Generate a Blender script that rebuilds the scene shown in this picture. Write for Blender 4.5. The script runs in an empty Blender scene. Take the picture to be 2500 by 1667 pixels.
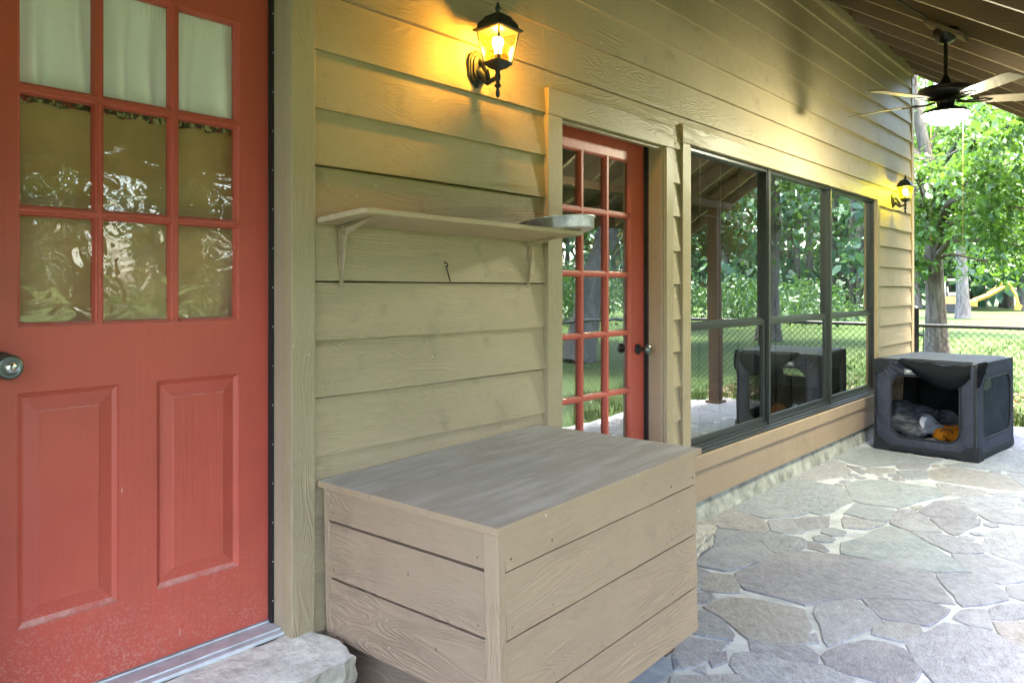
import bpy, bmesh, math, random
import numpy as np
from mathutils import Vector, Matrix, Euler, noise as mnoise
R = math.radians
random.seed(7); rng = np.random.default_rng(7)
S = bpy.context.scene
COL = S.collection

# ------------------------------------------------------------------ camera
H = 1.42
cam = bpy.data.cameras.new('camera'); camo = bpy.data.objects.new('camera', cam); COL.objects.link(camo)
cam.sensor_width = 36; cam.lens = 1880 / 2500 * 36
cam.shift_y = -(833.5 - 705) / 2500
cam.clip_start = .05; cam.clip_end = 600
camo.location = (0, -2.26, H)
TH = math.atan(1625 / 1880)
camo.rotation_euler = (R(90), 0, TH - R(90))
S.camera = camo

# ------------------------------------------------------------------ light
SUN_EL, SUN_AZ = 76, 20          # azimuth of the sun measured from -y towards +x
w = bpy.data.worlds.new('World'); S.world = w; w.use_nodes = True
nt = w.node_tree; bg = nt.nodes['Background']
sky = nt.nodes.new('ShaderNodeTexSky'); sky.sky_type = 'NISHITA'; sky.sun_disc = False
sky.sun_elevation = R(SUN_EL); sky.sun_rotation = R(180 - SUN_AZ)
sky.air_density = 1.0; sky.dust_density = 4.0; sky.ozone_density = 1.0
nt.links.new(sky.outputs[0], bg.inputs[0]); bg.inputs[1].default_value = .13
sd = bpy.data.lights.new('sun', 'SUN'); sd.energy = 2.0; sd.angle = R(10); sd.color = (1, .95, .87)
so = bpy.data.objects.new('sun', sd); COL.objects.link(so); so.location = (4, -8, 12)
sdir = Vector((math.sin(R(SUN_AZ)) * math.cos(R(SUN_EL)), -math.cos(R(SUN_AZ)) * math.cos(R(SUN_EL)), math.sin(R(SUN_EL))))
so.rotation_euler = (-sdir).to_track_quat('-Z', 'Y').to_euler()
S.view_settings.view_transform = 'Standard'; S.view_settings.look = 'None'
S.view_settings.exposure = 4.72; S.view_settings.gamma = 1
S.render.engine = 'CYCLES'
cy = S.cycles; cy.use_denoising = True; cy.max_bounces = 8; cy.diffuse_bounces = 5; cy.glossy_bounces = 4
cy.transparent_max_bounces = 24; cy.sample_clamp_indirect = 6; cy.caustics_reflective = False; cy.caustics_refractive = False

# ------------------------------------------------------------------ materials
def mat(name):
    m = bpy.data.materials.new(name); m.use_nodes = True
    t = m.node_tree; t.nodes.clear()
    return m, t
class NB:
    """tiny node helper"""
    def __init__(s, t): s.t = t
    def n(s, typ, _in=None, **kw):
        nd = s.t.nodes.new(typ)
        for k, v in kw.items(): setattr(nd, k, v)
        for k, v in (_in or {}).items(): s.set(nd.inputs[k], v)
        return nd
    def set(s, sock, v):
        if hasattr(v, 'is_output') or isinstance(v, bpy.types.NodeSocket): s.t.links.new(v, sock)
        else: sock.default_value = v
    def math(s, op, a, b=0., c=None, clamp=False):
        nd = s.t.nodes.new('ShaderNodeMath'); nd.operation = op; nd.use_clamp = clamp
        s.set(nd.inputs[0], a); s.set(nd.inputs[1], b)
        if c is not None: s.set(nd.inputs[2], c)
        return nd.outputs[0]
    def mix(s, f, a, b, typ='MIX'):
        nd = s.t.nodes.new('ShaderNodeMix'); nd.data_type = 'RGBA'; nd.blend_type = typ
        s.set(nd.inputs[0], f); s.set(nd.inputs[6], a); s.set(nd.inputs[7], b)
        return nd.outputs[2]
    def ramp(s, f, lo, hi):
        nd = s.t.nodes.new('ShaderNodeMapRange'); nd.clamp = True
        s.set(nd.inputs[0], f); nd.inputs[1].default_value = lo; nd.inputs[2].default_value = hi
        return nd.outputs[0]
    def noise(s, vec, scale, detail=3, rough=.55, dist=0.):
        nd = s.n('ShaderNodeTexNoise', {'Scale': scale, 'Detail': detail, 'Roughness': rough, 'Distortion': dist})
        if vec is not None: s.t.links.new(vec, nd.inputs['Vector'])
        return nd.outputs['Fac']
    def out(s, sh, disp=None):
        o = s.n('ShaderNodeOutputMaterial'); s.t.links.new(sh, o.inputs[0])
    def obj(s): return s.n('ShaderNodeTexCoord').outputs['Object']
    def rnd(s): return s.n('ShaderNodeAttribute', attribute_name='rnd').outputs['Fac']
    def bsdf(s, color, rough=.6, metal=0., spec=.5, normal=None, **kw):
        b = s.n('ShaderNodeBsdfPrincipled')
        s.set(b.inputs['Base Color'], color); s.set(b.inputs['Roughness'], rough)
        b.inputs['Metallic'].default_value = metal; b.inputs['Specular IOR Level'].default_value = spec
        if normal is not None: s.t.links.new(normal, b.inputs['Normal'])
        for k, v in kw.items(): s.set(b.inputs[k], v)
        return b.outputs[0]
    def bump(s, h, strength=.3, dist=.01):
        b = s.n('ShaderNodeBump', {'Strength': strength, 'Distance': dist}); s.t.links.new(h, b.inputs['Height'])
        return b.outputs[0]

def C(r, g, b): return (r, g, b, 1)
def wood_paint(name, col, axis, grain=.6, rough=.55, specks=.5, dirt=.35, wear=None, spec=.3, freq=30):
    """painted rough-sawn board: contour-line grain along one axis, chips and dirt"""
    m, t = mat(name); b = NB(t)
    o = b.obj(); r = b.rnd()
    sx = b.n('ShaderNodeSeparateXYZ'); t.links.new(o, sx.inputs[0])
    ax = [sx.outputs[i] for i in range(3)]
    a = 'XYZ'.index(axis); oth = [i for i in range(3) if i != a]
    cb = b.n('ShaderNodeCombineXYZ')
    b.set(cb.inputs[0], b.math('MULTIPLY_ADD', r, 41., b.math('MULTIPLY', ax[a], 1.1)))
    b.set(cb.inputs[1], b.math('MULTIPLY_ADD', r, 73., b.math('MULTIPLY', ax[oth[1]], 7.)))
    b.set(cb.inputs[2], b.math('MULTIPLY', ax[oth[0]], 7.))
    v = cb.outputs[0]
    n1 = b.noise(v, 1., 2, .5, .4)
    lines = b.math('SINE', b.math('MULTIPLY', n1, freq * 6.28))
    lines = b.math('POWER', b.math('MULTIPLY_ADD', lines, .5, .5), 1.6)
    msk = b.ramp(b.noise(o, 2.2, 2), .40, .62)
    fine = b.noise(v, 14., 5, .75)
    hgt = b.math('ADD', b.math('MULTIPLY', b.math('MULTIPLY', lines, msk), grain), b.math('MULTIPLY', fine, .5 * grain + .12))
    big = b.noise(o, 1.3, 3); med = b.noise(o, 7, 4, .65)
    colv = b.mix(b.ramp(big, .3, .7), C(*[x * .90 for x in col]), C(*[min(1, x * 1.08) for x in col]))
    colv = b.mix(b.math('MULTIPLY', b.math('SUBTRACT', 1., lines), b.math('MULTIPLY', msk, .22 * grain)), colv, C(*[x * .55 for x in col]))
    colv = b.mix(b.math('MULTIPLY', b.ramp(fine, .48, .72), .22), colv, C(*[x * .55 for x in col])); colv = b.mix(b.math('MULTIPLY', b.ramp(fine, .46, .28), .20), colv, C(*[min(1, x * 1.35) for x in col]))
    colv = b.mix(b.math('MULTIPLY_ADD', r, .16, 0.), colv, C(*[x * .8 for x in col]))
    colv = b.mix(b.math('MULTIPLY', b.ramp(med, .58, .8), dirt), colv, C(.10, .085, .055))
    if specks:
        vo = b.n('ShaderNodeTexVoronoi', {'Scale': 24.}); t.links.new(o, vo.inputs[0])
        sp = b.math('LESS_THAN', vo.outputs['Distance'], b.math('MULTIPLY', b.ramp(b.noise(o, 3.1, 2), .42, .72), .10))
        colv = b.mix(b.math('MULTIPLY', sp, specks), colv, C(.75, .70, .58))
        vo2 = b.n('ShaderNodeTexVoronoi', {'Scale': 11.}); t.links.new(v, vo2.inputs[0])
        sp2 = b.math('LESS_THAN', vo2.outputs['Distance'], .050)
        colv = b.mix(b.math('MULTIPLY', sp2, .5), colv, C(.05, .04, .03))
    if wear:
        wn = b.ramp(b.noise(v, 2.6, 5, .7), wear[1], wear[1] + .22)
        colv = b.mix(b.math('MULTIPLY', wn, wear[2]), colv, C(*wear[0]))
    b.out(b.bsdf(colv, rough, spec=spec, normal=b.bump(hgt, .55, .006)))
    return m

def plain(name, col, rough=.5, metal=0., nscale=20, namp=.12, bump=.1, spec=.4, **kw):
    m, t = mat(name); b = NB(t); o = b.obj()
    n = b.noise(o, nscale, 4, .6)
    c = b.mix(b.ramp(n, .3, .7), C(*[x * (1 - namp) for x in col]), C(*[min(1, x * (1 + namp)) for x in col]))
    b.out(b.bsdf(c, b.math('MULTIPLY_ADD', n, .2, rough - .1), metal, spec, b.bump(n, bump, .004), **kw))
    return m
def red_paint():
    m, t = mat('red_door_paint'); b = NB(t); o = b.obj()
    sx = b.n('ShaderNodeSeparateXYZ'); t.links.new(o, sx.inputs[0])
    n = b.noise(o, 2.0, 3); mp = b.n('ShaderNodeMapping', {'Scale': (60, 60, 3.)}); t.links.new(o, mp.inputs[0])
    st = b.noise(mp.outputs[0], 1., 4, .6)
    col = b.mix(b.ramp(n, .3, .7), C(.40, .062, .040), C(.47, .078, .050))
    # dust scuffed onto the foot of the door and scattered scratches
    f = b.math('MULTIPLY', b.ramp(sx.outputs[2], .62, .28), b.ramp(b.noise(o, 5, 6, .75), .42, .72))
    fine = b.ramp(b.noise(o, 160, 2), .5, .62)
    col = b.mix(b.math('MULTIPLY', b.math('MULTIPLY', f, fine), .55), col, C(.62, .42, .38))
    ms = b.n('ShaderNodeMapping', {'Scale': (30, 30, 6.)}); t.links.new(o, ms.inputs[0])
    vo = b.n('ShaderNodeTexVoronoi', {'Scale': 1.}); t.links.new(ms.outputs[0], vo.inputs[0])
    sc = b.math('LESS_THAN', vo.outputs['Distance'], b.math('MULTIPLY', b.ramp(b.noise(o, 4, 2), .5, .8), .11))
    col = b.mix(b.math('MULTIPLY', sc, .6), col, C(.66, .42, .36))
    ge = b.n('ShaderNodeNewGeometry'); gx = b.n('ShaderNodeSeparateXYZ'); t.links.new(ge.outputs['True Normal'], gx.inputs[0])
    led = b.math('MULTIPLY', b.ramp(gx.outputs[2], .25, .6), b.ramp(b.noise(o, 14, 5, .75), .32, .6))
    col = b.mix(b.math('MULTIPLY', led, .6), col, C(.66, .48, .42))
    gr = b.math('MULTIPLY', b.ramp(b.noise(o, 3.4, 6, .7), .5, .72), .32)
    col = b.mix(gr, col, C(.25, .05, .032))
    fade = b.ramp(b.noise(o, .9, 3), .4, .65)
    col = b.mix(b.math('MULTIPLY', fade, .3), col, C(.47, .11, .065))
    b.out(b.bsdf(col, b.math('MULTIPLY_ADD', st, .18, .36), spec=.45, normal=b.bump(st, .35, .004)))
    return m
def glass(name, ior, wav_scale, wav, tint=(1, 1, 1), dirt=.02, rough=0.):
    m, t = mat(name); b = NB(t); o = b.obj()
    mp = b.n('ShaderNodeMapping', {'Scale': (1, 1, 1.5)}); t.links.new(o, mp.inputs[0])
    nm = b.bump(b.noise(mp.outputs[0], wav_scale, 2, .5, .6), 1., wav)
    f0 = ((ior - 1) / (ior + 1)) ** 2
    fc = b.n('ShaderNodeLayerWeight', {'Blend': .5}).outputs['Facing']
    fr = b.math('MULTIPLY_ADD', b.math('POWER', fc, 4.), .9 - f0, f0)
    g = b.n('ShaderNodeBsdfGlossy', {'Color': C(.95, 1, .97), 'Roughness': rough, 'Normal': nm})
    tr = b.n('ShaderNodeBsdfTransparent', {'Color': C(*tint)})
    mx = b.n('ShaderNodeMixShader', {0: fr, 1: tr.outputs[0], 2: g.outputs[0]})
    df = b.n('ShaderNodeBsdfDiffuse', {'Color': C(.6, .58, .52)})
    mx2 = b.n('ShaderNodeMixShader', {0: b.math('MULTIPLY', b.ramp(b.noise(o, 6, 5, .7), .4, .8), dirt), 1: mx.outputs[0], 2: df.outputs[0]})
    b.out(mx2.outputs[0]); return m
def emit(name, col, st):
    m, t = mat(name); b = NB(t)
    e = b.n('ShaderNodeEmission', {'Color': C(*col), 'Strength': st}); b.out(e.outputs[0]); return m
def amber(name, col, glow):
    """hammered amber lantern glass: light passes through tinted and is scattered"""
    m, t = mat(name); b = NB(t); o = b.obj()
    n = b.noise(o, 60, 3)
    tr = b.n('ShaderNodeBsdfTransparent', {'Color': C(*col)})
    tl = b.n('ShaderNodeBsdfTranslucent', {'Color': C(*col)})
    gl = b.n('ShaderNodeBsdfGlossy', {'Roughness': .1, 'Normal': b.bump(n, .3, .003)})
    mx = b.n('ShaderNodeMixShader', {0: b.math('MULTIPLY_ADD', n, .006, .003), 1: tr.outputs[0], 2: tl.outputs[0]})
    m2 = b.n('ShaderNodeMixShader', {0: .05, 1: mx.outputs[0], 2: gl.outputs[0]})
    b.out(m2.outputs[0]); return m
def leaf_mat(name, c1, c2, trans=.45):
    m, t = mat(name); b = NB(t); r = b.rnd()
    col = b.mix(r, C(*c1), C(*c2))
    d = b.n('ShaderNodeBsdfDiffuse', {'Color': col})
    tl = b.n('ShaderNodeBsdfTranslucent', {'Color': b.mix(.5, col, C(c2[0] * 1.3, c2[1] * 1.25, c2[2] * .6))})
    g = b.n('ShaderNodeBsdfGlossy', {'Roughness': .45, 'Color': C(.8, .9, .8)})
    mx = b.n('ShaderNodeMixShader', {0: trans, 1: d.outputs[0], 2: tl.outputs[0]})
    m2 = b.n('ShaderNodeMixShader', {0: .04, 1: mx.outputs[0], 2: g.outputs[0]})
    b.out(m2.outputs[0]); return m
def bark(name, c1, c2, sc=1.):
    m, t = mat(name); b = NB(t); o = b.obj()
    mp = b.n('ShaderNodeMapping', {'Scale': (14 * sc, 14 * sc, 2.6 * sc)}); t.links.new(o, mp.inputs[0])
    n = b.noise(mp.outputs[0], 1., 5, .65, .8)
    big = b.noise(o, 1.6, 3)
    col = b.mix(b.ramp(n, .35, .65), C(*c1), C(*c2)); col = b.mix(b.math('MULTIPLY', b.ramp(big, .45, .75), .4), col, C(.13, .14, .09))
    b.out(b.bsdf(col, .9, spec=.1, normal=b.bump(n, 1., .05))); return m
def stone_mat():
    m, t = mat('flagstone'); b = NB(t); o = b.obj(); r = b.rnd()
    at2 = b.n('ShaderNodeAttribute', attribute_name='hue').outputs['Fac']
    rot = b.n('ShaderNodeVectorRotate', rotation_type='Z_AXIS'); t.links.new(o, rot.inputs['Vector']); b.set(rot.inputs['Angle'], b.math('MULTIPLY_ADD', r, 1.2, -1.25))
    mp = b.n('ShaderNodeMapping', {'Scale': (5, 17, 8)}); t.links.new(rot.outputs[0], mp.inputs[0])
    st = b.noise(mp.outputs[0], 2.4, 6, .72, .5)
    big = b.noise(o, 2.2, 5, .65, .5); fine = b.noise(o, 110, 3, .7)
    cr = b.n('ShaderNodeValToRGB'); b.set(cr.inputs[0], at2)
    el = cr.color_ramp.elements; el[0].position = 0; el[0].color = C(.225, .25, .262); el[1].position = 1; el[1].color = C(.255, .235, .215)
    for p, c in ((.25, (.222, .228, .255)), (.5, (.195, .185, .210)), (.75, (.262, .265, .290))):
        e = el.new(p); e.color = C(*c)
    base = cr.outputs[0]
    mot = b.noise(o, 16, 6, .75, .3); st2 = b.math('ADD', b.math('MULTIPLY', st, .5), b.math('MULTIPLY', mot, .5))
    col = b.mix(b.ramp(st2, .36, .64), b.mix(1., base, C(.62, .60, .62), 'MULTIPLY'), b.mix(1., base, C(1.30, 1.31, 1.34), 'MULTIPLY'))
    col = b.mix(b.math('MULTIPLY', b.ramp(big, .5, .72), .65), col, C(.33, .33, .35))
    col = b.mix(b.math('MULTIPLY', b.ramp(b.noise(o, 1.1, 4), .6, .75), .3), col, C(.24, .18, .12))
    fl = b.noise(mp.outputs[0], 9, 5, .8)
    col = b.mix(b.math('MULTIPLY', b.ramp(fl, .54, .66), .6), col, C(.085, .08, .085))
    col = b.mix(b.math('MULTIPLY', b.ramp(fine, .55, .72), .4), col, C(.10, .09, .09)); col = b.mix(b.math('MULTIPLY', b.ramp(fl, .46, .36), .35), col, C(.46, .46, .48))
    hgt = b.math('ADD', b.math('MULTIPLY', st2, 1.4), b.math('MULTIPLY', fine, .25))
    b.out(b.bsdf(col, .7, spec=.35, normal=b.bump(hgt, .8, .014))); return m
def mortar_mat():
    m, t = mat('mortar'); b = NB(t); o = b.obj()
    n = b.noise(o, 5, 5, .7); f = b.noise(o, 90, 3, .7)
    col = b.mix(b.ramp(n, .38, .62), C(.30, .31, .33), C(.46, .465, .48))
    col = b.mix(b.math('MULTIPLY', b.ramp(f, .55, .75), .35), col, C(.2, .19, .17))
    b.out(b.bsdf(col, .9, spec=.2, normal=b.bump(b.math('ADD', n, b.math('MULTIPLY', f, .4)), .7, .012))); return m
def ground_mat():
    m, t = mat('lawn_grass'); b = NB(t); o = b.obj()
    big = b.noise(o, .16, 5, .65); med = b.noise(o, 1.3, 5, .7); fi = b.noise(o, 28, 4, .75)
    col = b.mix(b.ramp(med, .35, .65), C(.040, .068, .017), (.060, .092, .026, 1))
    col = b.mix(b.math('MULTIPLY', b.ramp(big, .55, .70), .38), col, C(.075, .066, .036))
    col = b.mix(b.math('MULTIPLY', b.ramp(fi, .45, .7), .5), col, C(.022, .042, .009))
    b.out(b.bsdf(col, .9, spec=.1, normal=b.bump(fi, .8, .05))); return m
def brindle():
    m, t = mat('brindle_fur'); b = NB(t); o = b.obj()
    mp = b.n('ShaderNodeMapping', {'Scale': (7, 6, 26), 'Rotation': (0, .7, 0)}); t.links.new(o, mp.inputs[0])
    n = b.noise(mp.outputs[0], 1., 4, .6, 1.2); f = b.noise(o, 160, 3, .7)
    col = b.mix(b.ramp(n, .42, .66), C(.022, .023, .028), C(.105, .11, .125))
    dv = b.n('ShaderNodeVectorMath', operation='DISTANCE'); t.links.new(o, dv.inputs[0]); dv.inputs[1].default_value = (-.03, -.13, .16)
    col = b.mix(b.math('MULTIPLY', b.ramp(dv.outputs['Value'], .13, .085), .85), col, C(.25, .255, .275))
    col = b.mix(b.math('MULTIPLY', b.ramp(f, .4, .7), .45), col, C(.02, .02, .02))
    b.out(b.bsdf(col, .75, spec=.25, normal=b.bump(b.math('ADD', n, f), .5, .01))); return m
def fabric(name, col, weave=400, fold=.35, rough=.85, fs=(7, 7, 3)):
    m, t = mat(name); b = NB(t); o = b.obj()
    mp = b.n('ShaderNodeMapping', {'Scale': fs, 'Rotation': (.5, .3, .4)}); t.links.new(o, mp.inputs[0])
    n = b.noise(mp.outputs[0], 1.4, 3, .5, .8); f = b.noise(o, weave, 2); d = b.noise(o, 5, 4, .7)
    c = b.mix(b.ramp(d, .35, .7), C(*[x * .85 for x in col]), C(*[min(1, x * 1.15) for x in col]))
    b.out(b.bsdf(c, rough, spec=.25, normal=b.bump(b.math('MULTIPLY_ADD', n, 1., b.math('MULTIPLY', f, .05)), fold, .03))); return m
def mesh_net(name, col, opac):
    m, t = mat(name); b = NB(t)
    d = b.n('ShaderNodeBsdfDiffuse', {'Color': C(*col)}); tr = b.n('ShaderNodeBsdfTransparent')
    mx = b.n('ShaderNodeMixShader', {0: opac, 1: tr.outputs[0], 2: d.outputs[0]}); b.out(mx.outputs[0]); return m
def curtain_mat():
    m, t = mat('curtain_cotton'); b = NB(t); o = b.obj()
    f = b.noise(o, 500, 2); d = b.noise(o, 12, 3)
    c = b.mix(d, C(.92, .88, .88), C(.96, .94, .93))
    a = b.bsdf(c, .9, spec=.1, normal=b.bump(f, .2, .001)); tl = b.n('ShaderNodeBsdfTranslucent', {'Color': c})
    mx = b.n('ShaderNodeMixShader', {0: .45, 1: a, 2: tl.outputs[0]}); b.out(mx.outputs[0]); return m
def floral():
    m, t = mat('floral_cotton'); b = NB(t); o = b.obj()
    vo = b.n('ShaderNodeTexVoronoi', {'Scale': 55.}); t.links.new(o, vo.inputs[0])
    n = b.noise(o, 60, 3)
    c = b.mix(b.ramp(vo.outputs['Distance'], .2, .5), C(.30, .03, .03), C(.06, .05, .02)); c = b.mix(b.ramp(n, .5, .6), c, C(.45, .42, .22))
    b.out(b.bsdf(c, .9)); return m
def galvanised():
    m, t = mat('galvanised_tin'); b = NB(t); o = b.obj()
    n = b.noise(o, 22, 4, .7, 1.); f = b.noise(o, 90, 3)
    c = b.mix(b.ramp(n, .35, .65), C(.42, .47, .42), C(.68, .72, .66))
    b.out(b.bsdf(c, b.math('MULTIPLY_ADD', f, .25, .22), .85, normal=b.bump(b.math('ADD', n, f), .25, .004))); return m

TAN = (.368, .285, .172)
M = {}
M['siding'] = wood_paint('siding_paint', TAN, 'X', .42, .55, .5, .5)
M['trim_x'] = wood_paint('trim_paint', (.33, .258, .155), 'X', .5, .5)
M['trim_z'] = wood_paint('trim_paint_upright', (.33, .258, .155), 'Z', .45, .5)
M['jamb'] = wood_paint('jamb_paint', (.345, .27, .18), 'Z', .15, .42, .3, .2)
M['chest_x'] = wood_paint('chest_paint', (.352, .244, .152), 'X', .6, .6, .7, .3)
M['chest_y'] = wood_paint('chest_paint_shaded_side', (.308, .213, .138), 'Y', .9, .6, .8, .3)  # chest paint again, with the shade of the side faces in its colour
M['chest_z'] = wood_paint('chest_paint_trim', (.338, .237, .150), 'Z', 1., .6, .6, .3)
M['skirt'] = wood_paint('skirt_paint', (.315, .222, .142), 'X', .3, .5, .6, .4)
M['lid'] = wood_paint('weathered_lid_wood', (.375, .335, .285), 'X', .35, .7, 1., .3, ((.50, .485, .46), .45, .6))
M['red'] = red_paint()
M['rafter'] = wood_paint('dark_stained_timber', (.175, .122, .085), 'Y', .6, .75, 0, .3, spec=.2)
M['rafter_low'] = wood_paint('rafter_underside_tan', (.30, .235, .15), 'Y', .4, .7, 0, .4, spec=.2)  # bottom faces get a paler tan base colour than the sides
M['deck'] = wood_paint('roof_deck_boards', (.15, .105, .075), 'X', .6, .8, 0, .3, spec=.2)
M['post'] = wood_paint('stained_post', (.10, .055, .033), 'Z', .7, .7, 0, .3, spec=.2)
M['black'] = plain('black_rubber', (.012, .013, .015), .45, 0, 40)
M['bronze'] = plain('dark_bronze_aluminium', (.026, .029, .027), .42, .3, 30, .15, .05)
M['iron'] = plain('verdigris_black_iron', (.022, .026, .021), .5, .35, 40, .35, .3)
M['alu'] = plain('worn_aluminium', (.62, .63, .64), .5, .25, 18, .15, .2)
M['steel'] = plain('brushed_steel', (.75, .75, .72), .25, .95, 60, .08, .05)
M['knob'] = plain('dull_pewter', (.13, .145, .135), .33, .8, 30, .2, .05)
M['white'] = plain('nail_head_white', (.7, .7, .68), .5, 0)
M['galv'] = galvanised()
M['shelf'] = wood_paint('shelf_paint', (.40, .30, .19), 'X', .25, .55, .5, .3)
M['bracket'] = plain('painted_steel_bracket', (.33, .25, .16), .5, .1, 25, .2, .1)
M['stone'] = stone_mat(); M['mortar'] = mortar_mat(); M['lawn'] = ground_mat()
M['concrete'] = plain('pale_concrete', (.27, .26, .215), .9, 0, 9, .45, .6, .2)
M['stepstone'] = plain('step_stone', (.84, .78, .68), .8, 0, 17, .28, 2.5, .2)
M['steprough'] = plain('broken_limestone', (.38, .335, .26), .9, 0, 14, .3, 1., .2)
M['pane_old'] = glass('wavy_old_glass', 1.72, 8, .0024, (.99, .98, .95), .02)
M['pane_fr'] = glass('door_glass', 3.3, 2.4, .0008, (.60, .66, .62), .015)
M['pane_win'] = glass('window_glass', 4.1, 1.4, .0006, (.48, .54, .50), .02)
M['shade'] = fabric('brown_roller_shade', (.46, .30, .14), 500, .1)
M['curtain'] = curtain_mat(); M['floral'] = floral()
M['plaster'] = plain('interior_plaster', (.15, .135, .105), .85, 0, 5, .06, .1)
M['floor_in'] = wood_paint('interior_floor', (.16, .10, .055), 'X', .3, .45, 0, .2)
M['bulb1'] = emit('lantern_bulb', (1, .78, .38), 26); M['bulb2'] = emit('lantern_bulb_cool', (1, .93, .42), 26)
M['amber1'] = amber('amber_glass', (1, .66, .14), 0); M['amber2'] = amber('lemon_glass', (.98, .88, .08), 0)
M['bowl'] = emit('opal_glass_bowl', (.97, .96, .70), 30)
M['fanmetal'] = plain('oil_rubbed_bronze', (.020, .017, .015), .32, .6, 30, .2, .03)
M['fanblade'] = wood_paint('walnut_blade', (.15, .115, .085), 'X', .3, .4, 0, .1)
M['brass'] = plain('brass_chain', (.30, .21, .09), .4, .6, 50)
M['cord'] = plain('black_cord', (.02, .018, .015), .6)
M['cord_tan'] = plain('tan_cord', (.30, .25, .15), .6)
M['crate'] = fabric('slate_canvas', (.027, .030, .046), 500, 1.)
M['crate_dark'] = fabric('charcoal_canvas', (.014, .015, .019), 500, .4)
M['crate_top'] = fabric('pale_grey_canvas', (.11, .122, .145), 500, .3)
M['crate_in'] = fabric('black_lining', (.005, .005, .006), 400, .2)
M['net'] = mesh_net('black_mesh', (.035, .042, .050), .88); M['net_thin'] = mesh_net('open_mesh', (.03, .03, .03), .45)
M['flap'] = mesh_net('mesh_flap', (.010, .011, .013), .95)
M['piping'] = plain('black_piping', (.012, .012, .014), .5)
M['label'] = plain('woven_label', (.11, .125, .14), .8); M['thread'] = plain('white_thread', (.6, .62, .64), .8)
M['pad'] = fabric('blue_pad', (.16, .22, .40), 300, .3)
M['orange'] = fabric('orange_plush', (.66, .21, .008), 250, .6, .95, (9, 9, 9))
M['fur'] = brindle(); M['ear_in'] = plain('pale_ear', (.52, .49, .48), .8); M['eye'] = plain('dog_eye', (.008, .007, .007), .12)
M['fence'] = plain('black_vinyl', (.014, .016, .016), .4, 0, 30)
M['dig_y'] = plain('yellow_machine_paint', (.36, .21, .035), .5); M['dig_w'] = plain('cream_machine_paint', (.6, .55, .42), .5)
M['tyre'] = plain('tyre', (.02, .02, .02), .8)
M['leaf_bright'] = leaf_mat('bright_oak_leaf', (.040, .098, .015), (.075, .155, .024), .5)
M['leaf_mid'] = leaf_mat('mid_leaf', (.032, .078, .018), (.060, .128, .028), .45)
M['leaf_dark'] = leaf_mat('dark_leaf', (.022, .054, .016), (.042, .092, .026), .4)
M['leaf_yel'] = leaf_mat('yellowing_leaf', (.05, .068, .015), (.11, .088, .025), .45)
M['leaf_far'] = leaf_mat('hazed_far_leaf', (.032, .080, .042), (.055, .120, .070), .4)  # distant haze is put into the leaf colour as a teal cast
M['bark'] = bark('oak_bark', (.045, .037, .030), (.135, .118, .10)); M['bark_pale'] = bark('pale_bark', (.065, .058, .053), (.17, .155, .14), .8)
M['litter'] = leaf_mat('dry_leaf', (.07, .04, .026), (.15, .09, .06), .2)
M['blade'] = leaf_mat('grass_blade', (.026, .056, .011), (.058, .098, .02), .4)

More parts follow.
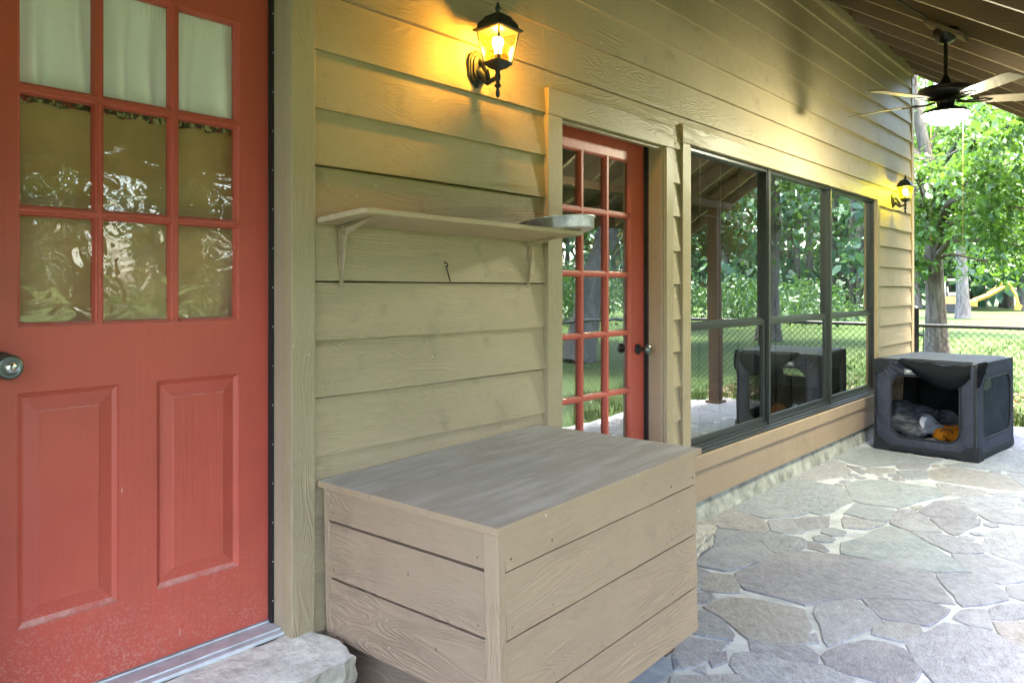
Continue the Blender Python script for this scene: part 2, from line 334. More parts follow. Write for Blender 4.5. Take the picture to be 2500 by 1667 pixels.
# ------------------------------------------------------------------ mesh builder
class MB:
    def __init__(s): s.v = []; s.f = []; s.m = []; s.r = []; s.h = []; s.sm = []
    def add(s, vs, fs, mi=0, rnd=None, hue=0., smooth=False):
        o = len(s.v); s.v += [tuple(p) for p in vs]
        if rnd is None: rnd = random.random()
        for f in fs:
            s.f.append([o + i for i in f]); s.m.append(mi); s.r.append(rnd); s.h.append(hue); s.sm.append(smooth)
        return o
    def hexa(s, p, mi=0, rnd=None):
        s.add(p, [(3, 2, 1, 0), (4, 5, 6, 7), (0, 1, 5, 4), (1, 2, 6, 5), (2, 3, 7, 6), (3, 0, 4, 7)], mi, rnd)
    def box(s, x0, x1, y0, y1, z0, z1, mi=0, rnd=None):
        s.hexa([(x0, y0, z0), (x1, y0, z0), (x1, y1, z0), (x0, y1, z0), (x0, y0, z1), (x1, y0, z1), (x1, y1, z1), (x0, y1, z1)], mi, rnd)
    def board(s, st, mi=0, rnd=None):
        """one continuous board through stations of four points each"""
        n = len(st); vs = [p for q in st for p in q]
        fs = [(i * 4 + k, (i + 1) * 4 + k, (i + 1) * 4 + (k + 1) % 4, i * 4 + (k + 1) % 4) for i in range(n - 1) for k in range(4)]
        s.add(vs, fs + [(3, 2, 1, 0), (n * 4 - 4, n * 4 - 3, n * 4 - 2, n * 4 - 1)], mi, rnd)
    def quad(s, a, b, c, d, mi=0, rnd=None): s.add([a, b, c, d], [(0, 1, 2, 3)], mi, rnd)
    def prism(s, poly, ext, mi=0, rnd=None, smooth=False):
        n = len(poly); e = Vector(ext); p2 = [tuple(Vector(p) + e) for p in poly]
        s.add(list(poly) + p2, [tuple(range(n))[::-1], tuple(range(n, 2 * n))] + [(i, (i + 1) % n, n + (i + 1) % n, n + i) for i in range(n)], mi, rnd)
    def tube(s, pts, rad, n=8, mi=0, cap=True, smooth=True, rnd=None, jit=0.):
        pts = [Vector(p) for p in pts]; k = len(pts)
        if not hasattr(rad, '__len__'): rad = [rad] * k
        t0 = (pts[1] - pts[0]).normalized(); up = Vector((0, 0, 1)) if abs(t0.z) < .9 else Vector((1, 0, 0))
        a = t0.cross(up).normalized(); vs = []
        for i in range(k):
            t = (pts[min(i + 1, k - 1)] - pts[max(i - 1, 0)]).normalized()
            a = (a - t * a.dot(t)).normalized(); b = t.cross(a)
            for j in range(n):
                q = 2 * math.pi * j / n; rr = rad[i]
                if jit: rr *= 1 + jit * (mnoise.noise(Vector((j * 1.7, pts[i].z * .8, pts[i].x))) + .5 * random.uniform(-1, 1))
                vs.append(pts[i] + (a * math.cos(q) + b * math.sin(q)) * rr)
        fs = [(i * n + j, i * n + (j + 1) % n, (i + 1) * n + (j + 1) % n, (i + 1) * n + j) for i in range(k - 1) for j in range(n)]
        s.add(vs, fs, mi, rnd, smooth=smooth)
        if cap: s.add(vs[:n], [tuple(range(n))[::-1]], mi, rnd); s.add(vs[-n:], [tuple(range(n))], mi, rnd)
    def lathe(s, prof, c=(0, 0, 0), n=24, mi=0, axis='Z', smooth=True, off=0., cap=True, sq=None):
        vs = []
        for (r, z) in prof:
            for j in range(n):
                q = 2 * math.pi * (j + off) / n; x, y = r * math.cos(q), r * math.sin(q)
                p = {'Z': (x, y, z), 'Y': (x, z, y), 'X': (z, x, y)}[axis]
                vs.append((c[0] + p[0], c[1] + p[1], c[2] + p[2]))
        k = len(prof)
        fs = [(i * n + j, i * n + (j + 1) % n, (i + 1) * n + (j + 1) % n, (i + 1) * n + j) for i in range(k - 1) for j in range(n)]
        if axis == 'Y': fs = [f[::-1] for f in fs]
        rn = random.random()
        s.add(vs, fs, mi, rn, smooth=smooth)
        if cap:
            if prof[0][0] > 1e-5: s.add(vs[:n], [tuple(range(n))[::-1]], mi, rn)
            if prof[-1][0] > 1e-5: s.add(vs[-n:], [tuple(range(n))], mi, rn)
    def ellipsoid(s, c, r, rot=(0, 0, 0), n=16, k=10, mi=0):
        mt = Euler(rot).to_matrix(); vs = []; c = Vector(c)
        for i in range(k + 1):
            p = math.pi * i / k
            for j in range(n):
                q = 2 * math.pi * j / n
                vs.append(c + mt @ Vector((r[0] * math.sin(p) * math.cos(q), r[1] * math.sin(p) * math.sin(q), r[2] * math.cos(p))))
        s.add(vs, [(i * n + j, (i + 1) * n + j, (i + 1) * n + (j + 1) % n, i * n + (j + 1) % n) for i in range(k) for j in range(n)], mi, 0., smooth=True)
    def build(s, name, mats, parent=None, bevel=0., seg=2, remesh=0., smooth_iter=0, solid=0., subsurf=0):
        me = bpy.data.meshes.new(name)
        me.from_pydata(s.v, [], s.f)
        for mm in (mats if isinstance(mats, (list, tuple)) else [mats]): me.materials.append(mm)
        me.polygons.foreach_set('material_index', s.m)
        me.polygons.foreach_set('use_smooth', s.sm)
        a = me.attributes.new('rnd', 'FLOAT', 'FACE'); a.data.foreach_set('value', s.r)
        a = me.attributes.new('hue', 'FLOAT', 'FACE'); a.data.foreach_set('value', s.h)
        me.update()
        o = bpy.data.objects.new(name, me); COL.objects.link(o)
        if parent is not None: o.parent = parent
        if remesh:
            d = o.modifiers.new('r', 'REMESH'); d.mode = 'VOXEL'; d.voxel_size = remesh; d.use_smooth_shade = True
            d = o.modifiers.new('s', 'SMOOTH'); d.iterations = smooth_iter or 4; d.factor = .6
        if solid: d = o.modifiers.new('t', 'SOLIDIFY'); d.thickness = solid; d.offset = 0
        if subsurf: d = o.modifiers.new('u', 'SUBSURF'); d.levels = d.render_levels = subsurf
        if bevel:
            d = o.modifiers.new('b', 'BEVEL'); d.width = bevel; d.segments = seg; d.limit_method = 'ANGLE'; d.angle_limit = R(40)
        return o
def weld(o, dist=1e-4):
    bm = bmesh.new(); bm.from_mesh(o.data); bmesh.ops.remove_doubles(bm, verts=bm.verts, dist=dist); bmesh.ops.recalc_face_normals(bm, faces=bm.faces); bm.to_mesh(o.data); bm.free(); return o

def tag(o, label, cat, group=None, kind=None):
    if label: o['label'] = label
    if cat: o['category'] = cat
    if group: o['group'] = group
    if kind: o['kind'] = kind
    return o
def thing(name, label, cat, loc=(0, 0, 0), rot=(0, 0, 0), group=None):
    o = bpy.data.objects.new(name, None); COL.objects.link(o); o.location = loc; o.rotation_euler = rot; o.empty_display_size = .1
    return tag(o, label, cat, group)
def copy_tree(o, parent=None):
    c = o.copy(); COL.objects.link(c); c.parent = parent
    for ch in list(o.children): copy_tree(ch, c)
    return c

# ------------------------------------------------------------------ the house
house = thing('house', 'tan clapboard house wall with red doors', 'house')
WZ = 3.80          # wall top under the rafters
XE = 9.345         # end of the clapboards
OPEN = [(.50, 1.542, .2, 2.50), (2.82, 3.997, .0, 2.358), (4.116, 8.105, .0, 2.392)]
sd_ = MB()
k0 = .044
rows = [k0 + .2 * i for i in range(0, 20)]
for z0 in rows:
    z1 = min(z0 + .1975, WZ + .12)
    if z0 > WZ + .05: continue
    jz = random.uniform(-.004, .004)
    xs = [-1.2, XE]
    for a in OPEN: xs += [a[0], a[1]]
    j = random.uniform(-1, 2)
    while j < XE:
        j += random.uniform(2.2, 4.6)
        if 4.3 < j < XE: xs.append(j)
    xs = sorted(x for x in xs if x <= XE)
    for xa, xb in zip(xs[:-1], xs[1:]):
        mid = (xa + xb) / 2; lo = z0 + jz; nb = True
        for o_ in OPEN:
            if o_[0] <= mid <= o_[1]:
                if z1 <= o_[3] + .012: nb = False
                elif z0 < o_[3]: lo = max(lo, o_[3] - .004)
        if not nb or xb - xa < .01: continue
        yo = lambda z: -.032 + (z - z0) / .2 * .018
        rn = random.random(); n = max(1, int((xb - xa) / .25))
        g = .0012
        st = []
        for q in range(n + 1):
            u = xa + g + (xb - xa - 2 * g) * q / n
            w_ = .0025 * mnoise.noise(Vector((u * 2.1, z0 * 9, 0))); d_ = .002 * mnoise.noise(Vector((u * 1.3, z0 * 9, 5)))
            st.append([(u, yo(lo) + d_, lo + w_), (u, yo(z1) + d_, z1), (u, .012, z1), (u, .012, lo + w_)])
        sd_.board(st, 0, rn)
        if xb - xa > .1:
            for q in range(int((xb - xa) / .406) + 1):
                u = xa + .05 + q * .406
                if u < xb - .02: sd_.ellipsoid((u, yo(lo + .03) - .0005, lo + .03 + random.uniform(-.006, .006)), (.0036, .0018, .0036), n=6, k=4)
sd_.build('siding', M['siding'], house)
# sheathing behind the boards, cut around the openings
sh = MB()
def wallpanel(mb, x0, x1, z0, z1, y0=.013, y1=.10, opens=()):
    xs = sorted({x0, x1, *[v for o in opens for v in o[:2]]}); zs = sorted({z0, z1, *[v for o in opens for v in o[2:]]})
    for a, b in zip(xs[:-1], xs[1:]):
        for c, d in zip(zs[:-1], zs[1:]):
            if any(o[0] <= (a + b) / 2 <= o[1] and o[2] <= (c + d) / 2 <= o[3] for o in opens): continue
            mb.box(a, b, y0, y1, c, d)
wallpanel(sh, -1.2, 9.30, -.1, 4.2, .013, .055, [(.56, 1.47, .2, 2.46), (2.875, 3.90, .2, 2.30), (4.20, 8.04, .42, 2.30)])
sh.build('sheathing', M['deck'], house)  # dark backing, so the slots under the laps show as shade lines

# corner board and frieze
t = MB(); t.box(9.352, 9.44, -.036, .06, .1, WZ + .1); t.build('corner_board', M['trim_z'], house, .003)
t = MB(); t.box(9.325, 9.3515, -.012, .04, .1, WZ + .1); t.build('corner_gap_strip', M['rafter'], house)
t = MB(); t.box(-1.2, 9.30, -.062, -.02, WZ - .035, WZ + .05); t.build('frieze_board', M['trim_x'], house, .003)

# red door frame: left and right casings, head, jamb
def casing(name, parts, parent, mats, bev=.003):
    mb = MB()
    for p in parts: mb.box(*p)
    return mb.build(name, mats, parent, bev)
for q in ((1.4495, 1.542), (.47, .5675)): casing('door_casing', [(*q, -.045, .012, .262, 2.56)], house, M['trim_z'])
casing('door_head', [(.47, 1.542, -.043, .012, 2.5605, 2.66)], house, M['trim_x'])
j = MB()
j.box(1.4545, 1.49, .0125, .135, .262, 2.47); j.box(1.4535, 1.468, -.040, .0122, .262, 2.47)
j.box(1.4500, 1.4537, -.018, -.004, .262, 2.47); j.box(.53, .58, .0125, .135, .262, 2.47)
j.box(.53, 1.49, .0125, .135, 2.412, 2.47)
j.build('door_jamb', M['jamb'], house, .002)
ws = MB()
ws.box(1.4445, 1.4548, .068, .088, .285, 2.412)
for i in range(16): ws.ellipsoid((1.4492, .0675, .36 + i * .133), (.0022, .0016, .0022), (0, 0, 0), 6, 4, 1)
ws.build('weatherstrip', [M['black'], M['white']], house)
th = MB()
th.box(.56, 1.4535, .00, .15, .262, .276); th.box(.56, 1.4535, .022, .12, .2765, .283); th.box(.56, 1.4535, .085, .12, .2835, .29)
th.build('threshold', M['alu'], house, .004)

def door_face(mb, x0, x1, z0, z1, yf, cells, yb):
    """stile-and-rail door front: cells = (x0,x1,z0,z1,'lite'|'panel')"""
    xs = sorted({x0, x1, *[v for c in cells for v in c[:2]]}); zs = sorted({z0, z1, *[v for c in cells for v in c[2:4]]})
    rn = {}
    for a, b in zip(xs[:-1], xs[1:]):
        for c, d in zip(zs[:-1], zs[1:]):
            if any(k[0] - 1e-6 <= a and b <= k[1] + 1e-6 and k[2] - 1e-6 <= c and d <= k[3] + 1e-6 for k in cells): continue
            mb.quad((a, yf, c), (b, yf, c), (b, yf, d), (a, yf, d), 0, .5)
    def ring(r0, y0, r1, y1):
        p = lambda r, y: [(r[0], y, r[2]), (r[1], y, r[2]), (r[1], y, r[3]), (r[0], y, r[3])]
        A, B = p(r0, y0), p(r1, y1)
        for i in range(4): mb.quad(A[i], A[(i + 1) % 4], B[(i + 1) % 4], B[i], 0, .5)
    ins = lambda r, d: (r[0] + d, r[1] - d, r[2] + d, r[3] - d)
    for c in cells:
        r = c[:4]
        if c[4] == 'lite':
            a, b_, c_ = ins(r, .002), ins(r, .006), ins(r, .0105)
            ring(r, yf, a, yf + .004); ring(a, yf + .004, b_, yf + .005); ring(b_, yf + .005, c_, yf + .017); ring(c_, yf + .017, c_, yf + .03)
        else:
            a, b_, c_, d_ = ins(r, .003), ins(r, .014), ins(r, .018), ins(r, .052)
            ring(r, yf, a, yf + .006); ring(a, yf + .006, b_, yf + .013); ring(b_, yf + .013, c_, yf + .013)
            ring(c_, yf + .013, d_, yf + .005); e = ins(d_, .002); ring(d_, yf + .005, e, yf + .0035)
            mb.quad((e[0], yf + .0035, e[2]), (e[1], yf + .0035, e[2]), (e[1], yf + .0035, e[3]), (e[0], yf + .0035, e[3]), 0, .5)
    P = [(x0, z0), (x1, z0), (x1, z1), (x0, z1)]
    for i in range(4):
        a, b = P[i], P[(i + 1) % 4]; mb.quad((a[0], yf, a[1]), (a[0], yb, a[1]), (b[0], yb, b[1]), (b[0], yf, b[1]), 0, .5)
def panes(mb, cells, y, ins=.0100):
    for c in cells:
        if c[4] == 'lite': mb.quad((c[0] + ins, y, c[2] + ins), (c[1] - ins, y, c[2] + ins), (c[1] - ins, y, c[3] - ins), (c[0] + ins, y, c[3] - ins))

# red entry door
cx_ = [(.694, .898), (.908, 1.118), (1.130, 1.338)]; cz_ = [(1.318, 1.628), (1.638, 1.958), (1.970, 2.300)]
cells = [(a, b, c, d, 'lite') for a, b in cx_ for c, d in cz_] + [(.694, .955, .505, 1.139, 'panel'), (1.066, 1.338, .505, 1.139, 'panel')]
d1 = MB(); door_face(d1, .585, 1.4438, .294, 2.405, .09, cells, .135)
door1 = d1.build('door', M['red'], house); door1['label'] = 'red door with nine small panes over two raised panels'
p = MB(); panes(p, cells, .1075); p.build('window_pane', M['pane_old'], door1)
kn = MB()
KX, KZ = .655, 1.218
kn.lathe([(.0, .09), (.036, .089), (.036, .083), (.030, .078)], (KX, 0, KZ), 32, 0, 'Y')
kn.lathe([(.016, .080), (.014, .055), (.020, .046), (.030, .038), (.0335, .028), (.033, .018), (.0285, .010), (.021, .008), (.020, .010), (.013, .010)], (KX, 0, KZ), 32, 0, 'Y', cap=False)
kn.lathe([(.0132, .0105), (.0128, .006), (0, .0055)], (KX, 0, KZ), 24, 1, 'Y')
kn.box(KX - .0012, KX + .0012, .0040, .0054, KZ - .006, KZ + .005, 2); kn.box(KX - .0026, KX + .0022, .0041, .0053, KZ - .001, KZ + .002, 2)
kn.build('doorknob', [M['knob'], M['steel'], M['black']], door1)

# curtain, floral hem and brown shade hung inside the red door
def cloth(name, mats, x0, x1, zt, zb, yf, amp, fr, ph, n=140, kz=14, head=None, parent=None):
    mb = MB(); vs = []
    for j in range(kz + 1):
        v = j / kz
        for i in range(n + 1):
            u = i / n; x = x0 + (x1 - x0) * u
            sq = mnoise.noise(Vector((u * 7 + ph, v * .7, 0)))
            y = yf + amp * (math.sin(fr * u * 6.28 + 2.2 * sq + ph) * (.35 + .65 * v) + .5 * sq)
            z = zt + (zb - zt) * v
            if head and v < .14: y += .005 * math.sin(u * 300 + ph); z += .004 * math.sin(u * 170)
            if v > .93: z += .004 * math.sin(u * 46 + ph)
            vs.append((x, y, z))
    mb.add(vs, [(j * (n + 1) + i, (j + 1) * (n + 1) + i, (j + 1) * (n + 1) + i + 1, j * (n + 1) + i + 1) for j in range(kz) for i in range(n)], 0, .5, smooth=True)
    return mb.build(name, mats, parent)
cu = cloth('curtain', M['curtain'], .69, 1.345, 2.302, 1.972, .146, .024, 6, 1.3, head=True)
tag(cu, 'pale mint gathered curtain behind the top panes of the red door', 'curtain')
fl = cloth('hem_ruffle', M['floral'], .69, 1.345, 1.978, 1.936, .150, .010, 15, 2.1, kz=6, parent=cu)
sdm = MB(); sdm.box(.66, 1.37, .186, .189, 1.25, 1.975)
tag(sdm.build('roller_shade', M['shade']), 'plain brown shade hanging behind the lower panes of the red door', 'shade')

# french door
F0, F1 = 2.893, 3.8725
for q in ((2.82, 2.93), (3.915, 3.997)): casing('door_casing', [(*q, -.046, .012, .12, 2.2335)], house, M['trim_z'])
casing('door_head', [(2.82, 3.997, -.048, .012, 2.234, 2.358)], house, M['trim_x'])
j = MB(); j.box(3.888, 3.9145, -.030, .125, .25, 2.262); j.box(3.9035, 3.9147, -.040, -.0305, .25, 2.2335); j.box(2.87, 2.8925, .0125, .125, .25, 2.262); j.box(2.8925, 3.888, .0125, .125, 2.2625, 2.30); j.box(2.9305, 3.8878, -.02, .012, 2.22, 2.233)
j.build('door_jamb', M['jamb'], house, .002)
ws = MB(); ws.box(3.8735, 3.8875, .055, .078, .285, 2.262); ws.box(2.8935, 3.8730, .055, .078, 2.2545, 2.262)
for i in range(14): ws.ellipsoid((3.880, .0545, .40 + i * .14), (.002, .0016, .002), (0, 0, 0), 6, 4, 1)
ws.build('weatherstrip', [M['black'], M['white']], house)
cx_ = [(3.03, 3.259), (3.276, 3.494), (3.511, 3.735)]; cz_ = [(.52, .840), (.854, 1.167), (1.181, 1.492), (1.506, 1.825), (1.839, 2.142)]
cells = [(a, b, c, d, 'lite') for a, b in cx_ for c, d in cz_]
d2 = MB(); door_face(d2, F0, F1, .285, 2.253, .08, cells, .125)
door2 = d2.build('door', M['red'], house); door2['label'] = 'red glazed door with fifteen panes'
p = MB(); panes(p, cells, .1000); p.build('window_pane', M['pane_fr'], door2)
# inner face of the same door so its bars have depth through the glass
bi = MB()
for a, b in ((3.259, 3.276), (3.494, 3.511)): bi.box(a - .006, b + .006, .1115, .126, .52, 2.142)
for c, d in ((.84, .854), (1.167, 1.181), (1.492, 1.506), (1.825, 1.839)): bi.box(3.03, 3.735, .1118, .1255, c - .006, d + .006)
bi.build('glazing_bar', M['red'], door2)
kn = MB()
for zc in (1.075,):
    kn.lathe([(0, .080), (.030, .079), (.030, .072), (.024, .068)], (3.805, 0, zc), 28, 1, 'Y')
    kn.lathe([(.011, .070), (.011, .040), (.020, .030), (.0275, .018), (.0285, .008), (.024, -.002), (.012, -.006), (0, -.006)], (3.805, 0, zc), 28, 0, 'Y', cap=False)
    kn2 = MB(); kn2.lathe([(0, .1255), (.030, .1265), (.030, .132), (.012, .136), (.011, .165), (.022, .176), (.028, .19), (.022, .205), (0, .21)], (3.805, 0, zc), 28, 1, 'Y', cap=False)
kn.build('doorknob', [M['knob'], M['black']], door2); kn2.build('doorknob', [M['knob'], M['black']], door2)
th = MB(); th.box(2.88, 3.90, -.03, .15, .262, .28); th.build('threshold', M['alu'], house, .004)

# big window in three units
for q in ((4.116, 4.217), (8.029, 8.112)): casing('window_casing', [(*q, -.042, .012, .405, 2.2865)], house, M['trim_z'])
hd = MB(); hd.box(4.108, 8.12, -.046, .012, 2.287, 2.392); hd.box(4.12, 8.11, -.030, .012, 2.3922, 2.402)
hd.build('window_head', M['trim_x'], house, .003)
units = [(4.2175, 5.45), (5.4505, 6.7595), (6.76, 8.0285)]
for i, (a, b) in enumerate(units):
    f = MB(); wd = .030
    f.box(a, b, -.012, .085, 2.262, 2.2868); f.box(a, b, -.012, .085, .425, .455)
    f.box(a, a + wd, -.012, .085, .4552, 2.2618); f.box(b - wd, b, -.012, .085, .4552, 2.2618)
    if i < 2: f.box(b - .020, b + .020, -.022, -.0125, .43, 2.285)
    f.box(a + wd, b - wd, .02, .06, 1.178, 1.214)
    win = f.build('window', M['bronze'], house, .002)
    u = MB(); u.quad((a + wd, .022, 1.21), (b - wd, .022, 1.21), (b - wd, .022, 2.265), (a + wd, .022, 2.265)); u.build('upper_pane', M['pane_win'], win)
    s_ = MB(); sa, sb = a + wd + .001, b - wd - .001
    s_.box(sa, sa + .034, .002, .0195, .456, 1.2); s_.box(sb - .034, sb, .002, .0195, .456, 1.2); s_.box(sa + .034, sb - .034, .003, .0195, .456, .495); s_.box(sa + .034, sb - .034, .003, .0195, 1.160, 1.2)
    sash = s_.build('sash', M['bronze'], win, .002)
    u = MB(); u.quad((sa + .033, .0125, .494), (sb - .033, .0125, .494), (sb - .033, .0125, 1.161), (sa + .033, .0125, 1.161)); u.build('lower_pane', M['pane_win'], win)
    g = MB()
    for k in range(1, 4):
        xx = a + wd + (b - a - 2 * wd) * k / 4; g.box(xx - .006, xx + .006, .066, .074, .456, 2.262)
    for zz in (.80, 1.55, 1.90): g.box(a + wd, b - wd, .0745, .080, zz - .006, zz + .006)
    g.build('muntin_grid', M['bronze'], win)
sl = MB(); sl.box(4.2, 8.04, -.055, .08, .408, .4245); sl.box(4.2, 8.04, -.035, .0, .4248, .436); sl.build('window_sill', M['bronze'], house, .003)
ap = MB()
x = 3.9
ap.box(4.02, 8.15, -.072, .012, .318, .4075); ap.build('sill_board', M['skirt'], house, .004)
sk = MB()
for a, b in ((4.0, 6.27), (6.273, 8.20)): sk.box(a, b, -.058, .012, .125, .3165)
sk.build('skirt_board', M['skirt'], house, .003)
fo = MB()
for i in range(60):
    xa, xb = -1.2 + i * .1764, -1.2 + (i + 1) * .1764
    n0, n1 = [.012 * mnoise.noise(Vector((q * 4, 0, 3))) for q in (xa, xb)]
    fo.hexa([(xa, -.075 + n0, -.03), (xb, -.075 + n1, -.03), (xb, .05, -.03), (xa, .05, -.03), (xa, -.030 + n0 * .4, .124), (xb, -.030 + n1 * .4, .124), (xb, .05, .124), (xa, .05, .124)], 0, .5)
fo.build('foundation', M['concrete'], house)

# rooms behind the glass
ro = MB()
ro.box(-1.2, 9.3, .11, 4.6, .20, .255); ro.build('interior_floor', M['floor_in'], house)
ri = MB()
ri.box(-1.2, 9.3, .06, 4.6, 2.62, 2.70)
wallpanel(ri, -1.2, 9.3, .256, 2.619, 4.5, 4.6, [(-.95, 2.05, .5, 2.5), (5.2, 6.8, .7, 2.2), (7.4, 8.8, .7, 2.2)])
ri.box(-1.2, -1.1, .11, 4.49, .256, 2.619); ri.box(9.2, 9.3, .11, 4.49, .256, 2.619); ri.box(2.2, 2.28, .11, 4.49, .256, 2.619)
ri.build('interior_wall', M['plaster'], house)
hw = MB(); hw.box(-1.099, -1.09, .12, 4.48, .26, 2.61); hw.box(2.188, 2.199, .12, 4.48, .26, 2.61); hw.box(-1.089, 2.187, .12, 4.48, 2.60, 2.61); hw.build('curtain_bounce_lining', plain('white_bounce_paint', (.78, .77, .73), .8), house)  # unseen white boxes added to bounce daylight onto the door curtain
for a, b, c, d in ((-.95, 2.05, .5, 2.5), (5.2, 6.8, .7, 2.2), (7.4, 8.8, .7, 2.2)):  # first, widest opening is invented, sized to light the curtain from behind
    gw = MB()
    for k in range(0, 6): xx = a + (b - a) * k / 5; gw.box(xx - .014, xx + .014, 4.53, 4.56, c, d)
    for k in range(0, 6): zz = c + (d - c) * k / 5; gw.box(a, b, 4.532, 4.558, zz - .014, zz + .014)
    gw.build('interior_window', M['bronze'], house)

# porch roof
SL = .62
RZ = lambda y: 3.855 + SL * y
roof = MB(); EV = -2.70
def slope_slab(mb, x0, x1, y0, y1, lift, th, mi=0):
    a, b = RZ(y0) + lift, RZ(y1) + lift
    mb.hexa([(x0, y0, a), (x1, y0, a), (x1, y1, b), (x0, y1, b), (x0, y0, a + th), (x1, y0, a + th), (x1, y1, b + th), (x0, y1, b + th)], mi)
nb = 18; ys = np.linspace(EV - .06, .10, nb + 1)
for i in range(nb): slope_slab(roof, -3.2, 9.60, ys[i], ys[i + 1] - .003, .185, .025)
roof_o = roof.build('roof', M['deck'], house)
sg = MB(); slope_slab(sg, -3.2, 9.62, EV - .10, 3.2, .2115, .03); sg.quad((-3.2, 3.2, RZ(3.2) + .24), (9.62, 3.2, RZ(3.2) + .24), (9.62, 5.0, 4.6), (-3.2, 5.0, 4.6)); sg.build('shingles', M['deck'], roof_o)
rx = 9.17
while rx > -3.1:
    rf = MB(); w2 = .021; q = random.uniform(-.006, .006)
    for y0, y1 in ((EV, .0),):
        a, b = RZ(y0), RZ(y1)
        rf.hexa([(rx - w2, y0, a), (rx + w2, y0, a), (rx + w2, y1, b), (rx - w2, y1, b), (rx - w2, y0, a + .1845), (rx + w2, y0, a + .1845), (rx + w2, y1, b + .1845), (rx - w2, y1, b + .1845)], 0)
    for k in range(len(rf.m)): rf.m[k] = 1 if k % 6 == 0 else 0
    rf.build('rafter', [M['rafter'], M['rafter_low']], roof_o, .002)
    rx -= .645
fa = MB(); a = RZ(EV); fa.box(-3.2, 9.6, EV - .028, EV - .001, a - .03, a + .20); fa.build('fascia', M['post'], roof_o)
bm_ = MB(); bm_.box(-3.2, 9.35, -2.16, -2.03, RZ(-2.03) - .165, RZ(-2.16) - .002); bm_.build('beam', M['post'], roof_o, .004)
# barge rafter at the open end
br = MB(); a, b = RZ(EV), RZ(0.)
br.hexa([(9.54, EV, a - .01), (9.58, EV, a - .01), (9.58, 0, b - .01), (9.54, 0, b - .01), (9.54, EV, a + .184), (9.58, EV, a + .184), (9.58, 0, b + .184), (9.54, 0, b + .184)])
br.build('barge_board', M['rafter'], roof_o)
for px_ in (8.97, 4.6, -2.6):
    po = MB(); po.box(px_ - .065, px_ + .065, -2.16, -2.03, .03, RZ(-2.03) - .166); po.box(px_ - .10, px_ + .10, -2.19, -2.0, -.0, .030)
    if px_ != 4.6: po.build('porch_post', M['post'], house, .006)
# the rest of the house body
hb = MB(); hb.box(9.31, 9.42, .061, 4.7, -.1, 4.0); hb.box(-1.35, -1.21, .0, 4.7, -.1, 4.0); hb.box(-1.2, 9.3, 4.61, 4.69, 2.6, 4.0)
hb.build('side_wall', M['siding'], house)

